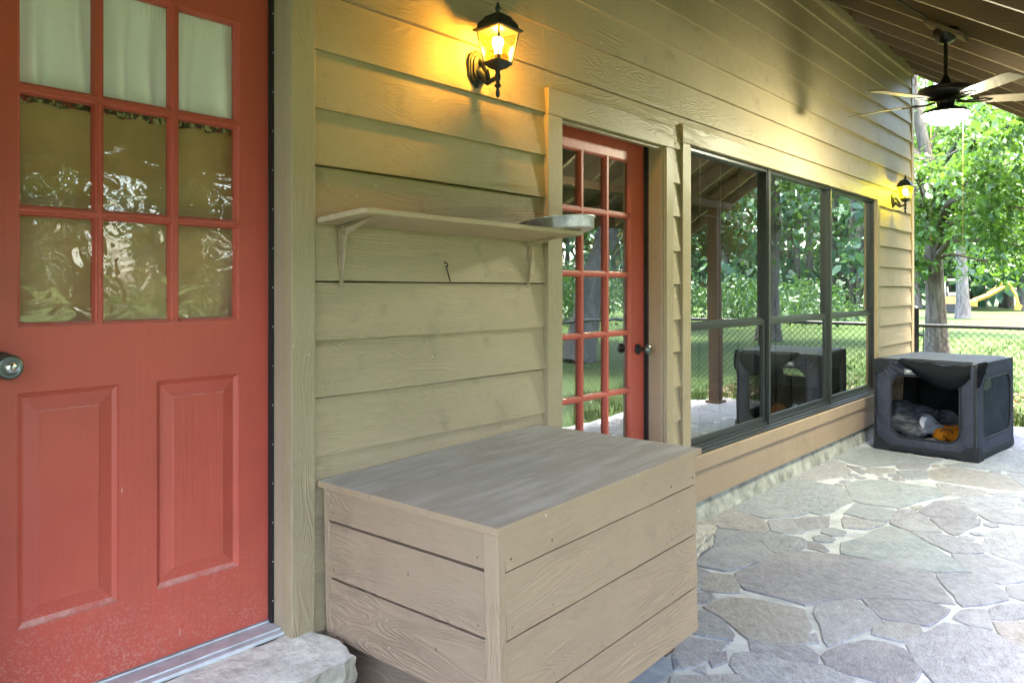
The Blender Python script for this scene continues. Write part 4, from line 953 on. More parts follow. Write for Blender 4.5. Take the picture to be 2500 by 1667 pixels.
# ------------------------------------------------------------------ lanterns
def lantern(loc, label, am, bu, lcol, power):
    root = thing('wall_lantern', label, 'lantern', loc, group='lanterns on the house wall'); root.scale = (.92,) * 3
    p_ = MB()   # ornate back plate, six sided
    for (w_, h_, y0, y1) in ((.056, .088, -.002, -.012), (.050, .080, -.0122, -.020), (.040, .066, -.0202, -.030)):
        hx = [(-w_, -h_ * .45), (-w_ * .62, -h_ * .80), (0, -h_), (w_ * .62, -h_ * .80), (w_, -h_ * .45), (w_, h_ * .45), (w_ * .62, h_ * .80), (0, h_), (-w_ * .62, h_ * .80), (-w_, h_ * .45)]
        p_.prism([(x, y0, z + .045) for x, z in hx], (0, y1 - y0, 0))
    weld(p_.build('back_plate', M['iron'], root, .003))
    a = MB()
    CY = -.135
    a.tube([(0, -.028, .022), (0, -.050, .004), (0, -.075, -.030), (0, -.10, -.020), (0, CY, -.015)], [.030, .020, .013, .011, .011], 12)
    a.tube([(0, -.028, .075), (0, -.052, .062), (0, -.072, .020), (0, -.085, -.020)], [.016, .014, .010, .006], 10)
    a.lathe([(.004, -.105), (.009, -.098), (.010, -.082), (.006, -.066), (.008, -.062), (.015, -.056), (.017, -.050), (.010, -.044), (.009, -.030), (.014, -.024), (.014, -.006), (.010, .004), (.013, .018), (.020, .024)], (0, CY, 0), 16)
    a.build('arm', M['iron'], root)
    def ring4(hw, z): return [(-hw, CY - hw, z), (hw, CY - hw, z), (hw, CY + hw, z), (-hw, CY + hw, z)]
    def loft(mb, prof):
        vs = [p for hw, z in prof for p in ring4(hw, z)]
        mb.add(vs, [(k * 4 + i, k * 4 + (i + 1) % 4, (k + 1) * 4 + (i + 1) % 4, (k + 1) * 4 + i) for k in range(len(prof) - 1) for i in range(4)] + [(3, 2, 1, 0), tuple(4 * len(prof) - 4 + i for i in range(4))], 0, .4)
    c = MB(); loft(c, [(.014, .018), (.030, .026), (.036, .034), (.046, .042), (.047, .054)])
    T, Bm = (.068, .186), (.0465, .054)
    for sx_, sy_ in ((-1, -1), (1, -1), (1, 1), (-1, 1)):
        b0 = Vector((sx_ * Bm[0], CY + sy_ * Bm[0], Bm[1])); t0 = Vector((sx_ * T[0], CY + sy_ * T[0], T[1])); e = .0065
        q = [(b0.x, b0.y), (b0.x - sx_ * e, b0.y), (b0.x - sx_ * e, b0.y - sy_ * e), (b0.x, b0.y - sy_ * e)]; q2 = [(t0.x, t0.y), (t0.x - sx_ * e, t0.y), (t0.x - sx_ * e, t0.y - sy_ * e), (t0.x, t0.y - sy_ * e)]
        c.hexa([(x, y, Bm[1]) for x, y in q] + [(x, y, T[1]) for x, y in q2])
    weld(c.build('cage', M['iron'], root))
    g = MB()
    bz, tz = .056, .185; hb_, ht = .0445, .0655
    A = ring4(hb_, bz); Bq = ring4(ht, tz)
    for i in range(4): g.quad(A[i], A[(i + 1) % 4], Bq[(i + 1) % 4], Bq[i])
    g.build('pane', am, root)
    r_ = MB(); loft(r_, [(.070, .184), (.078, .188), (.083, .193), (.079, .199), (.068, .203), (.064, .222), (.055, .236), (.050, .240), (.042, .255), (.022, .266), (.018, .270), (.008, .275)])
    weld(r_.build('roof_cap', M['iron'], root, .0015))
    f_ = MB(); f_.lathe([(.009, .273), (.008, .280), (.013, .288), (.014, .293), (.008, .299), (.009, .304), (.005, .312), (.006, .316), (.0, .324)], (0, CY, 0), 14); f_.build('finial', M['iron'], root)
    bl = MB(); bl.lathe([(0, .165), (.012, .163), (.021, .156), (.025, .143), (.023, .130), (.016, .112), (.013, .10), (.013, .09)], (0, CY, 0), 20); bl.build('bulb', bu, root)
    so_ = MB(); so_.lathe([(.0135, .089), (.015, .085), (.015, .056)], (0, CY, 0), 14); so_.build('socket', M['iron'], root)
    ld_ = bpy.data.lights.new('lantern_light', 'POINT'); ld_.energy = power; ld_.color = lcol; ld_.shadow_soft_size = .028
    lo_ = bpy.data.objects.new('lantern_light', ld_); COL.objects.link(lo_); lo_.parent = root; lo_.location = (0, CY, .14)
    return root
lantern((2.352, -.026, 2.300), 'black wall lantern with amber panes lit above the shelf beside the door', M['amber1'], M['bulb1'], (1, .50, .10), 1.15)
lantern((8.60, -.026, 2.290), 'black wall lantern with yellow green panes lit near the house corner', M['amber2'], M['bulb2'], (.92, .95, .06), 2.6)

# ------------------------------------------------------------------ ceiling fan
FX, FY = 5.92, -1.06; FZ = 2.54
fan = thing('ceiling_fan', 'dark bronze ceiling fan with brown blades and a lit bowl on the porch rafters', 'fan', (FX, FY, FZ))
zf = lambda z: z - 2.49
m_ = MB()
m_.lathe([(.0, zf(3.04)), (.028, zf(3.045)), (.055, zf(3.06)), (.078, zf(3.10)), (.082, zf(3.135))], (0, 0, 0), 28, cap=False)
cn = m_.build('canopy', M['fanmetal'], fan); cn.location = (0, 0, 0)
bk = MB(); q = RZ(FY) - .006
bk.hexa([(-.09, -.12, (-FZ + RZ(FY - .12) - .03)), (.09, -.12, (-FZ + RZ(FY - .12) - .03)), (.09, .12, (-FZ + RZ(FY + .12) - .03)), (-.09, .12, (-FZ + RZ(FY + .12) - .03)), (-.09, -.12, (-FZ + RZ(FY - .12) - .001)), (.09, -.12, (-FZ + RZ(FY - .12) - .001)), (.09, .12, (-FZ + RZ(FY + .12) - .001)), (-.09, .12, (-FZ + RZ(FY + .12) - .001))])
bk.build('mount_block', M['rafter'], fan)
m_ = MB(); m_.tube([(0, 0, zf(2.78)), (0, 0, zf(3.07))], .0135, 14); m_.build('downrod', M['fanmetal'], fan)
m_ = MB(); m_.lathe([(.016, zf(2.825)), (.022, zf(2.81)), (.042, zf(2.77)), (.058, zf(2.752)), (.075, zf(2.748)), (.150, zf(2.742)), (.166, zf(2.735)), (.168, zf(2.727)), (.160, zf(2.724)), (.166, zf(2.718)), (.168, zf(2.708)), (.158, zf(2.700)), (.128, zf(2.680)), (.105, zf(2.668)), (.06, zf(2.660)), (.05, zf(2.615)), (.078, zf(2.605)), (.125, zf(2.588)), (.148, zf(2.572)), (.146, zf(2.562)), (.0, zf(2.562))], (0, 0, 0), 40); m_.build('motor_housing', M['fanmetal'], fan)
m_ = MB(); m_.lathe([(.144, zf(2.561)), (.142, zf(2.550)), (.128, zf(2.530)), (.100, zf(2.510)), (.060, zf(2.497)), (.0, zf(2.492))], (0, 0, 0), 40, cap=False); m_.build('light_bowl', M['bowl'], fan)
for k in range(5):
    an = R(10 + 72 * k)
    b1 = MB(); mt = Matrix.Rotation(an, 4, 'Z') @ Matrix.Rotation(R(-11), 4, 'X')
    zl = zf(2.655)
    out = [(.20, -.045), (.26, -.058), (.62, -.068), (.66, -.055), (.665, .03), (.64, .06), (.26, .056), (.20, .045)]
    tp = [Matrix.Translation((0, 0, zl)) @ (mt @ Vector((x, y, .004))) for x, y in out]; bt = [Matrix.Translation((0, 0, zl)) @ (mt @ Vector((x, y, -.003))) for x, y in out]
    n = len(out); b1.add(bt + tp, [tuple(range(n))[::-1], tuple(range(n, 2 * n))] + [(i, (i + 1) % n, n + (i + 1) % n, n + i) for i in range(n)], 0, k / 5)
    bo = b1.build('blade', M['fanblade'], fan, .001)
    ir = MB()
    for s_ in (-1, 1):
        pts = [(.07, .008 * s_, -.004), (.12, .010 * s_, -.012), (.17, .018 * s_, -.010), (.235, .022 * s_, -.0065), (.285, .006 * s_, -.006)]
        ir.tube([Matrix.Translation((0, 0, zl)) @ (mt @ Vector(p)) for p in pts], [.008, .007, .0065, .006, .005], 8)
    ir.build('blade_iron', M['fanmetal'], bo)
ch = MB()
for (cx2, cy2, L2) in ((-.104, .068, .86), (.118, -.082, 1.0)): ch.tube([(cx2, cy2, zf(2.575)), (cx2, cy2, zf(2.575 - L2))], .0011, 6); ch.lathe([(0, zf(2.575 - L2) - .02), (.004, zf(2.575 - L2) - .015), (.003, zf(2.575 - L2) - .004), (.001, zf(2.575 - L2))], (cx2, cy2, 0), 10)
ch.build('pull_chain', M['brass'], fan)
# cables
cb_ = MB()
pts = []
for i in range(14):
    y = -.02 - .98 * i / 13; x = 5.26 + .02 * math.sin(i * 1.1) + (.40 * max(0, (i - 9) / 4) ** 1.5 if i > 9 else 0); pts.append((x, y, RZ(y) - .012))
cb_.tube(pts, .006, 6); tag(cb_.build('power_cable', M['cord']), 'black power cable stapled along a rafter to the ceiling fan', 'cable')
cb_ = MB(); pts = [(x, -.070 - .003 * math.sin(x * 3), WZ - .06 + .006 * math.sin(x * 1.7)) for x in np.linspace(2, 9.34, 40)] + [(9.40, -.06, WZ - .10), (9.46, -.02, WZ - .13)]
cb_.tube(pts, .005, 6); tag(cb_.build('wall_cable', M['cord_tan']), 'thin tan cable running along the top of the siding under the roof', 'cable')

# ------------------------------------------------------------------ dog crate
crate = thing('dog_crate', 'grey soft sided fabric dog crate with its front flap rolled up', 'dog crate', (7.235, -1.012, 0), (0, 0, math.atan2(.797, .085) - R(90)))
# local: x = depth (away from the opening), y = width (towards the wall)
CW, CD, CH = .80, 1.02, .80
def rrect(y0, y1, z0, z1, r, n=10):
    pts = []
    for (cy_, cz, a0) in ((y1 - r, z1 - r, 0), (y0 + r, z1 - r, 90), (y0 + r, z0 + r, 180), (y1 - r, z0 + r, 270)):
        for i in range(n + 1): q = R(a0 + 90 * i / n); pts.append((cy_ + r * math.cos(q), cz + r * math.sin(q)))
    return pts
def wob(p, amp=.007): 
    v = Vector(p); return tuple(v + Vector((mnoise.noise(v * 5), mnoise.noise(v * 5 + Vector((9, 0, 0))), .5 * mnoise.noise(v * 5 + Vector((0, 9, 0))))) * amp)
def ring_panel(mb, outer, inner, x, mi=0, th=.02, steps=4, axis='x', fx=None):
    n = len(outer); P = []
    for s_ in range(steps + 1):
        f_ = s_ / steps
        for i in range(n):
            a = outer[i][0] * (1 - f_) + inner[i][0] * f_; b = outer[i][1] * (1 - f_) + inner[i][1] * f_
            pill = .010 * math.sin(math.pi * f_) + .006 * math.sin(i * 1.9 + f_ * 3) * f_ * (1 - f_) * 2
            P.append(wob((x - pill, a, b)) if axis == 'x' else wob((a, x - pill, b)))
    mb.add(P, [(s_ * n + i, s_ * n + (i + 1) % n, (s_ + 1) * n + (i + 1) % n, (s_ + 1) * n + i) for s_ in range(steps) for i in range(n)], mi, .4, smooth=True)
fr = MB()
ou = rrect(0, CW, 0, CH, .045); inn = rrect(.115, CW - .145, .135, CH - .135, .10)
ring_panel(fr, ou, inn, 0.)
fo_ = fr.build('front_panel', M['crate'], crate, solid=.012)
sp = MB()     # right side panel (faces away from the wall) with a dark mesh window
ou2 = rrect(0, CD, 0, CH, .045); in2 = rrect(.16, CD - .06, .17, CH - .13, .12)
ring_panel(sp, ou2, in2, 0., axis='y'); so2 = sp.build('side_panel', M['crate'], crate, solid=.012)
sm_ = MB(); ring_panel(sm_, in2, [(CD * .55, .42)] * len(in2), .004, axis='y', steps=5); sm_.build('mesh_window', M['net'], so2)
pp = MB(); pp.tube([wob((a, -.006, b)) for a, b in in2 + in2[:1]], .006, 6, cap=False); pp.tube([wob((-.012, a, b)) for a, b in inn + inn[:1]], .005, 6, cap=False)
pp.tube([wob((-.004, -.004, .04 + (CH - .08) * i / 12)) for i in range(13)], .009, 6)
pp.tube([wob((-.006, a, b)) for a, b in ou + ou[:1]], .006, 6, cap=False); pp.tube([wob((a, -.008, b)) for a, b in ou2 + ou2[:1]], .006, 6, cap=False)
pp.build('piping', [M['piping']], crate)
lp = MB(); in4 = rrect(.34, CD - .34, .36, CH - .16, .06); ring_panel(lp, ou2, in4, CW, axis='y'); lp.build('side_panel', M['crate_in'], crate, solid=.01)
ln2 = MB(); ring_panel(ln2, in4, [(CD * .5, .47)] * len(in4), CW - .002, axis='y'); ln2.build('mesh_window', M['flap'], crate)
bp = MB(); in3 = rrect(.16, CW - .30, CH - .32, CH - .14, .05); ring_panel(bp, ou, in3, CD); bp.build('back_panel', M['crate_in'], crate, solid=.01)
bn = MB(); ring_panel(bn, in3, [(CW * .45, CH - .23)] * len(in3), CD - .002); bn.build('mesh_window', M['net_thin'], crate)
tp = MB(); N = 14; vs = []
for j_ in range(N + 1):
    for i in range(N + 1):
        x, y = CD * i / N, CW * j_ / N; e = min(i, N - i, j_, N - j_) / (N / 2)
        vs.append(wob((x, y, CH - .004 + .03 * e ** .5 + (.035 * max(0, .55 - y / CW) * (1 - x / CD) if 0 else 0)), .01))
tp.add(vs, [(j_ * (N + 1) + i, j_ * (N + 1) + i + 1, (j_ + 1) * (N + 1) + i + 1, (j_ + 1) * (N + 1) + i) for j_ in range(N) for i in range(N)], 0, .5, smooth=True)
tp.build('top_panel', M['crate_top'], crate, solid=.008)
bs = MB(); bs.box(.01, CD - .01, .01, CW - .01, .008, .03); bs.build('floor_panel', M['crate_in'], crate)
# dark base band and rounded corner guards
bb = MB()
def band(p0, p1, nrm):
    p0, p1, nrm = Vector(p0), Vector(p1), Vector(nrm); K = 12; vs = []
    for i in range(K + 1):
        for (o_, z) in ((.010, .004), (.017, .02), (.016, .06), (.008, .082)): p = p0.lerp(p1, i / K) + nrm * o_; vs.append(wob((p.x, p.y, z), .004))
    bb.add(vs, [(i * 4 + k, (i + 1) * 4 + k, (i + 1) * 4 + k + 1, i * 4 + k + 1) for i in range(K) for k in range(3)], 0, .4, smooth=True)
band((0, 0, 0), (0, CW, 0), (-1, 0, 0)); band((0, 0, 0), (CD, 0, 0), (0, -1, 0)); band((0, -.015, 0), (0, .015, 0), (-.6, -.6, 0))
bb.build('base_band', M['crate_dark'], crate, solid=.006)
for (yc, zc, ay, az) in ((CW, 0, -1, 1), (CW, CH, -1, -1), (0, 0, 1, 1)):
    gd = MB(); vs = [(-.022, yc, zc)]; n = 10; rr = .125
    for i in range(n + 1):
        q = math.pi / 2 * i / n; vs.append((-.020, yc + ay * rr * math.cos(q), zc + az * rr * math.sin(q)))
    gd.add([(-.020, yc - ay * .004, zc + az * .002)] + vs[1:], [(0, i, i + 1) for i in range(1, n + 1)], 0, .4)
    if yc == 0: gd.add([(-.004, -.022, zc)] + [(rr * 1. * math.cos(math.pi / 2 * i / n), -.022, zc + rr * math.sin(math.pi / 2 * i / n)) for i in range(n + 1)], [(0, i, i + 1) for i in range(1, n + 1)], 0, .4); gd.add([(-.020, 0, .0), (-.020, 0, rr), (-.0, -.022, rr), (0, -.022, 0)], [(0, 1, 2, 3)], 0, .4)
    gd.build('corner_guard', M['crate_dark'], crate, solid=.006)
# flap rolled over the top edge, sagging to a point at the right of the opening
fp = MB(); K, J = 26, 8; vs = []
for i in range(K + 1):
    u = i / K; y = CW - .215 - u * (CW - .215 - .03)
    dep = .02 + .215 * (1 - abs((u - .70) / .70) ** 1.6 if u < .70 else (1 - ((u - .70) / .30) ** 2 * .55))
    for j_ in range(J + 1):
        v = j_ / J; top = CH + .012; z = top - dep * v; x = -.018 - .040 * math.sin(math.pi * min(1, v * 1.05)) - .006 * math.sin(u * 17 + v * 4)
        vs.append(wob((x + (.05 * (1 - v) ** 3), y, z), .008))
fp.add(vs, [(i * (J + 1) + j_, (i + 1) * (J + 1) + j_, (i + 1) * (J + 1) + j_ + 1, i * (J + 1) + j_ + 1) for i in range(K) for j_ in range(J)], 0, .5, smooth=True)
vs = []   # the flap's corner hangs over onto the side
for i in range(11):
    u = i / 10; x = -.02 + .20 * u; dep = .17 * (1 - u ** 2) + .03
    for j_ in range(6): v = j_ / 5; vs.append(wob((x, -.020 - .02 * math.sin(math.pi * v), CH + .012 - dep * v), .006))
fp.add(vs, [(i * 6 + j_, (i + 1) * 6 + j_, (i + 1) * 6 + j_ + 1, i * 6 + j_ + 1) for i in range(10) for j_ in range(5)], 0, .5, smooth=True)
fp.build('rolled_flap', M['flap'], crate, solid=.004)
lb = MB(); lb.box(-.0225, -.021, CW - .37, CW - .255, CH - .118, CH - .072, 0)
for i in range(5): lb.box(-.0235, -.0226, CW - .285 - i * .016, CW - .275 - i * .016, CH - .098 + (.004 if i > 1 else 0), CH - .082, 1)
lb.build('sewn_label', [M['label'], M['thread']], crate)
lo2 = MB(); lo2.tube([(.16, -.016, CH - .055), (.155, -.024, CH - .03), (.175, -.024, CH - .028), (.18, -.02, CH - .06), (.215, -.02, CH - .095)], .006, 6); lo2.build('toggle_loop', M['piping'], crate)

# pad, dog and toy live in picture-aligned local axes inside the crate: x right, y away
DR = math.atan2(-.7565, .654)
fwd = Vector((math.cos(TH), math.sin(TH), 0)); rgt = Vector((math.sin(TH), -math.cos(TH), 0))
base = Vector((0, -2.26, 0)) + fwd * 6.98 + rgt * ((2265 - 1250) / 1880 * 6.98); base.z = .055
pd = MB(); vs = []
for j_ in range(11):
    for i in range(11):
        x, y = .05 + .92 * i / 10, .05 + .70 * j_ / 10; e = min(i, 10 - i, j_, 10 - j_); vs.append((x, y, .032 + .026 * min(1, e / 1.5) + .006 * mnoise.noise(Vector((x * 9, y * 9, 0)))))
pd.add(vs, [(j_ * 11 + i, j_ * 11 + i + 1, (j_ + 1) * 11 + i + 1, (j_ + 1) * 11 + i) for j_ in range(10) for i in range(10)], 0, .5, smooth=True)
pdo = pd.build('dog_pad', M['pad']); pdo.location = crate.location; pdo.rotation_euler = crate.rotation_euler
tag(pdo, 'blue pad lying on the floor of the dog crate', 'pad')
dog = thing('dog', 'grey brindle dog curled up asleep in the crate with its head on an orange toy', 'dog', base, (0, 0, DR))
dg = MB()
for c, r_, ro_ in (((-.19, .10, .175), (.15, .19, .175), (0, .1, 0)), ((-.02, .20, .15), (.24, .14, .145), (0, 0, .1)), ((.23, .13, .125), (.13, .13, .125), (0, 0, 0)),
                   ((-.15, -.02, .16), (.11, .11, .125), (0, .2, 0)), ((-.155, -.05, .085), (.115, .10, .080), (0, 0, 0)),
                   ((-.068, -.085, .175), (.090, .078, .076), (0, .45, 0)), ((-.005, -.105, .150), (.060, .052, .050), (0, .45, 0)), ((.052, -.115, .125), (.056, .036, .034), (0, .45, 0)), ((.088, -.117, .108), (.026, .026, .022), (0, .3, 0)),
                   ((-.03, -.105, .095), (.075, .04, .03), (0, .3, 0)), ((-.05, -.165, .022), (.10, .032, .026), (0, 0, .1)), ((.03, -.17, .018), (.04, .034, .020), (0, 0, .1)), ((.27, .04, .06), (.10, .10, .06), (0, 0, .3))):
    dg.ellipsoid(c, r_, ro_, 20, 12)
dg.build('body', M['fur'], dog, remesh=.009, smooth_iter=5)
def ear(c, h, wd_, rot, inner):
    e = MB(); vs = []; K = 7; J = 8
    mt = Euler(rot).to_matrix()
    for i in range(K + 1):
        v = i / K; ww = wd_ * (math.sin(math.pi * (.22 + .72 * v)) if v < .98 else .1)
        for j_ in range(J + 1):
            u = j_ / J * 2 - 1; vs.append(Vector(c) + mt @ Vector((u * ww, .016 * u * u - .02 * v * v, h * v)))
    e.add(vs, [(i * (J + 1) + j_, i * (J + 1) + j_ + 1, (i + 1) * (J + 1) + j_ + 1, (i + 1) * (J + 1) + j_) for i in range(K) for j_ in range(J)], 0, .5, smooth=True)
    return e.build('ear', inner, dog, solid=.005)
ear((-.105, -.158, .225), -.10, .034, (.3, .15, .15), M['ear_in'])
ear((.045, -.02, .20), .075, .024, (-.1, .35, -.3), M['fur'])
ey = MB(); ey.ellipsoid((-.006, -.158, .172), (.010, .006, .0055), (0, .4, 0), 10, 6); ey.build('eye', M['eye'], dog)
no = MB(); no.ellipsoid((.108, -.118, .108), (.012, .016, .013), (0, .3, 0), 10, 6); no.build('nose', M['eye'], dog)
toy = thing('plush_toy', 'orange plush toy under the sleeping dog\'s chin at the crate opening', 'plush toy', base + rgt * .12 - fwd * .13, (0, 0, DR))
tm = MB()
for c, r_, ro_ in (((.06, .02, .075), (.15, .085, .072), (0, -.1, 0)), ((.19, .03, .085), (.10, .085, .082), (0, -.3, 0)), ((-.085, -.015, .068), (.068, .062, .066), (0, 0, 0)), ((-.03, .02, .115), (.05, .05, .035), (0, -.2, 0)), ((.02, -.04, .045), (.05, .05, .045), (0, 0, 0))): tm.ellipsoid(c, r_, ro_, 18, 10)
tm.build('body', M['orange'], toy, remesh=.008, smooth_iter=3)
rg = MB(); rg.tube([(-.060 + .058 * math.cos(q), -.050 - .02 * abs(math.sin(q)), .088 + .04 * math.sin(q)) for q in np.linspace(-.2, 2.7, 14)], .005, 6); rg.build('collar', M['piping'], toy)
tf = MB(); tf.ellipsoid((-.092, -.077, .070), (.008, .005, .006), n=8, k=5); tf.tube([(-.088, -.078, .066), (-.070, -.082, .050), (-.058, -.080, .040)], .004, 6); tf.build('face', M['eye'], toy)

# ------------------------------------------------------------------ chain link fences
def fence(name, label, p0, p1, posts, zt=1.055, zb=.0):
    p0, p1 = Vector(p0), Vector(p1); d = (p1 - p0); L = d.length; d /= L
    root = thing(name, label, 'fence', (p0.x, p0.y, 0), (0, 0, math.atan2(d.y, d.x)), group=None)
    mb = MB(); wv = .036; n = int(L / wv); st = .0365; m_ = int((zt - .01 - zb) / st)
    for i in range(n):
        pts = []
        for j_ in range(m_ + 2):
            sgn = 1 if (j_ + i) % 2 else -1
            pts.append((i * wv + wv / 2 + sgn * wv / 2, .0015 * sgn, zb + j_ * st))
        # a light square-section wire
        vs = []; r_ = .0030
        for p in pts: vs += [(p[0] - r_, p[1], p[2]), (p[0] + r_, p[1] - r_, p[2]), (p[0], p[1] + r_, p[2])]
        mb.add(vs, [(k * 3 + a, k * 3 + (a + 1) % 3, (k + 1) * 3 + (a + 1) % 3, (k + 1) * 3 + a) for k in range(len(pts) - 1) for a in range(3)], 0, .5)
    mb.build('chain_mesh', M['fence'], root)
    r_ = MB(); r_.tube([(-.0, 0.0, zt - .045), (L, 0, zt - .045)], .021, 12); r_.build('top_rail', M['fence'], root)
    for x in posts:
        q = MB(); big = x <= .01 or x >= L - .01; rr = .036 if big else .024; hz = zt + (.135 if big and x < .01 else .04)
        q.lathe([(rr, -.05), (rr, hz), (rr * 1.12, hz), (rr * 1.1, hz + .015), (rr * .6, hz + .035), (0, hz + .04)], (x, .0, 0), 16); q.build('post', M['fence'], root)
    tb = MB(); tb.box(.075, .083, -.006, .006, zb + .03, zt - .03); tb.tube([(0, 0, zt - .15), (.08, 0, zt - .15)], .012, 8); tb.tube([(0, 0, zt - .05), (.09, 0, zt - .045)], .016, 8); tb.build('tension_bar', M['fence'], root)
    return root
fence('chain_link_fence', 'black chain link fence at the end of the patio beside the house corner', (9.50, -.035, 0), (9.50, -3.30, 0), (0, 1.7, 3.265))
fence('chain_link_fence', 'black chain link fence along the outer side of the patio reflected in the glass', (-3.0, -3.30, 0), (9.46, -3.30, 0), (0, 2.5, 5., 7.5, 10.))

# ------------------------------------------------------------------ ground
g = MB(); vs = []
xs = np.concatenate([np.linspace(-140, -20, 13), np.linspace(-14, 30, 45), np.linspace(36, 260, 24)]); ys2 = np.concatenate([np.linspace(-160, -30, 14), np.linspace(-24, 16, 41), np.linspace(24, 180, 18)])
for y in ys2:
    for x in xs:
        vs.append((x, y, -.045 + (.05 * mnoise.noise(Vector((x * .2, y * .2, 0))) if (x > 12 or y < -5) else 0)))
nx2 = len(xs)
g.add(vs, [(j_ * nx2 + i, j_ * nx2 + i + 1, (j_ + 1) * nx2 + i + 1, (j_ + 1) * nx2 + i) for j_ in range(len(ys2) - 1) for i in range(nx2 - 1)], 0, .5)
tag(g.build('lawn', M['lawn']), None, None, kind='structure')

# ------------------------------------------------------------------ vegetation
OAK = np.array([(0, 0), (.14, .08), (.16, .30), (.30, .42), (.18, .50), (.32, .72), (.16, .74), (.0, 1.), (-.16, .74), (-.32, .72), (-.18, .5), (-.3, .42), (-.16, .3), (-.14, .08)])
OVAL = np.array([(0, 0), (.26, .30), (.24, .65), (0, 1.), (-.24, .65), (-.26, .30)])
DIA = np.array([(0, 0), (.34, .45), (0, 1.), (-.34, .45)])
def fast_mesh(name, V, F, m, parent, rnd):
    me = bpy.data.meshes.new(name); nf, k = F.shape
    me.vertices.add(len(V)); me.vertices.foreach_set('co', V.astype(np.float32).ravel())
    me.loops.add(nf * k); me.loops.foreach_set('vertex_index', F.astype(np.int32).ravel())
    me.polygons.add(nf); me.polygons.foreach_set('loop_start', np.arange(0, nf * k, k, dtype=np.int32)); me.polygons.foreach_set('loop_total', np.full(nf, k, np.int32))
    a = me.attributes.new('rnd', 'FLOAT', 'FACE'); a.data.foreach_set('value', rnd.astype(np.float32))
    me.materials.append(m); me.update(calc_edges=True); me.validate()
    o = bpy.data.objects.new(name, me); COL.objects.link(o); o.parent = parent; return o
def leafset(clumps, size, shape, flat=.32):
    """clumps: (cx,cy,cz, rx,ry,rz, n) -> verts, faces, rnd; leaves sit on twigs so the clump has gaps"""
    P = []; Rn = []
    for (cx2, cy2, cz2, ax, ay, az, n) in clumps:
        nt_ = max(4, n // 14)
        tw = rng.normal(size=(nt_, 3)); tw /= np.linalg.norm(tw, axis=1)[:, None]; tw *= rng.random((nt_, 1)) ** (1 / 2.4)
        idx = rng.integers(0, nt_, n); sp_ = .16 + .06 * rng.random((n, 1))
        pt = tw[idx] + rng.normal(size=(n, 3)) * sp_
        P.append(pt * np.array([ax, ay, az]) + np.array([cx2, cy2, cz2])); Rn.append(np.clip(.55 * rng.random(nt_)[idx] + .45 * rng.random(n), 0, 1))
    P = np.concatenate(P); Rn = np.concatenate(Rn); n = len(P)
    nz = rng.normal(size=(n, 3)); nz /= np.linalg.norm(nz, axis=1)[:, None]; nz[:, 2] = np.abs(nz[:, 2]); nz = nz * (1 - flat * .6) + np.array([0, 0, flat]); nz /= np.linalg.norm(nz, axis=1)[:, None]
    t_ = rng.normal(size=(n, 3)); t_ -= nz * (t_ * nz).sum(1)[:, None]; t_ /= np.linalg.norm(t_, axis=1)[:, None]; t_[:, 2] -= .35; t_ /= np.linalg.norm(t_, axis=1)[:, None]
    b2 = np.cross(nz, t_); sz = size * (.65 + .7 * rng.random((n, 1)))
    k = len(shape)
    V = P[:, None, :] + (t_ * sz)[:, None, :] * shape[None, :, 1:2] + (b2 * sz)[:, None, :] * shape[None, :, 0:1]
    V[:, :, 2] -= (shape[None, :, 1] ** 2) * sz * .25
    return V.reshape(-1, 3), np.arange(n * k).reshape(n, k), Rn
def tree(name, label, base, trunk, rad, clumps, leaf, size, shape, bk='bark', limbs=True, group=None, nlimb=99, extra=()):
    """trunk: points relative to base"""
    root = thing(name, label, 'tree', base, group=group); b = Vector(base)
    mb = MB(); k = len(trunk)
    pts = [Vector(p) for p in trunk]
    fine = []; fr_ = []
    for i in range(k - 1):
        for q in range(5): fine.append(pts[i].lerp(pts[i + 1], q / 5)); fr_.append((i + q / 5) / (k - 1))
    fine.append(pts[-1]); fr_.append(1)
    rr = [rad * ((1 - .72 * f) + .55 * math.exp(-fine[i].z / (rad * 2.2)) * .6) for i, f in enumerate(fr_)]
    mb.tube(fine, rr, 14, jit=.05)
    top = pts[-1]
    for (c, i) in zip(clumps[:nlimb], range(nlimb)):
        e = Vector(c[:3]); s_ = min(fine[len(fine) // 3:], key=lambda p: (p - e).length + abs(p.z - e.z * .75)); L2 = (e - s_).length
        m1 = s_.lerp(e, .35) + Vector((random.uniform(-.1, .1), random.uniform(-.1, .1), .12)) * L2; m2 = s_.lerp(e, .7) + Vector((random.uniform(-.1, .1), random.uniform(-.1, .1), .08)) * L2
        r0 = max(.012, min(rad * .42, L2 * .03)); mb.tube([s_, m1, m2, e], [r0, r0 * .7, r0 * .45, r0 * .15], 7, jit=.05)
        for q in range(5):
            f = e + Vector((random.uniform(-1, 1) * c[3], random.uniform(-1, 1) * c[4], random.uniform(-.8, .8) * c[5])) * .75; g0 = m2.lerp(e, random.random()); mb.tube([g0, g0.lerp(f, .5) + Vector((0, 0, .06)) * L2 * .3, f], [r0 * .3, r0 * .2, r0 * .08], 5)
    for (pp_, r0, r1) in extra: K = len(pp_); mb.tube(pp_, list(np.linspace(r0, r1, K)), 10, jit=.06)
    mb.build('trunk', M[bk], root)
    if clumps:
        V, F, Rn = leafset(clumps, size, shape); fast_mesh('crown', V, F, M[leaf], root, Rn)
    return root
def crown(c, r, n, k, flat=.75):
    """k clumps filling an ellipsoid"""
    out = []
    for i in range(k):
        v = rng.normal(size=3); v /= np.linalg.norm(v); v *= rng.random() ** .45
        q = .32 + .22 * rng.random()
        out.append((c[0] + v[0] * r[0] * .8, c[1] + v[1] * r[1] * .8, c[2] + v[2] * r[2] * .8, r[0] * q, r[1] * q, r[2] * q * flat, n // k))
    return out
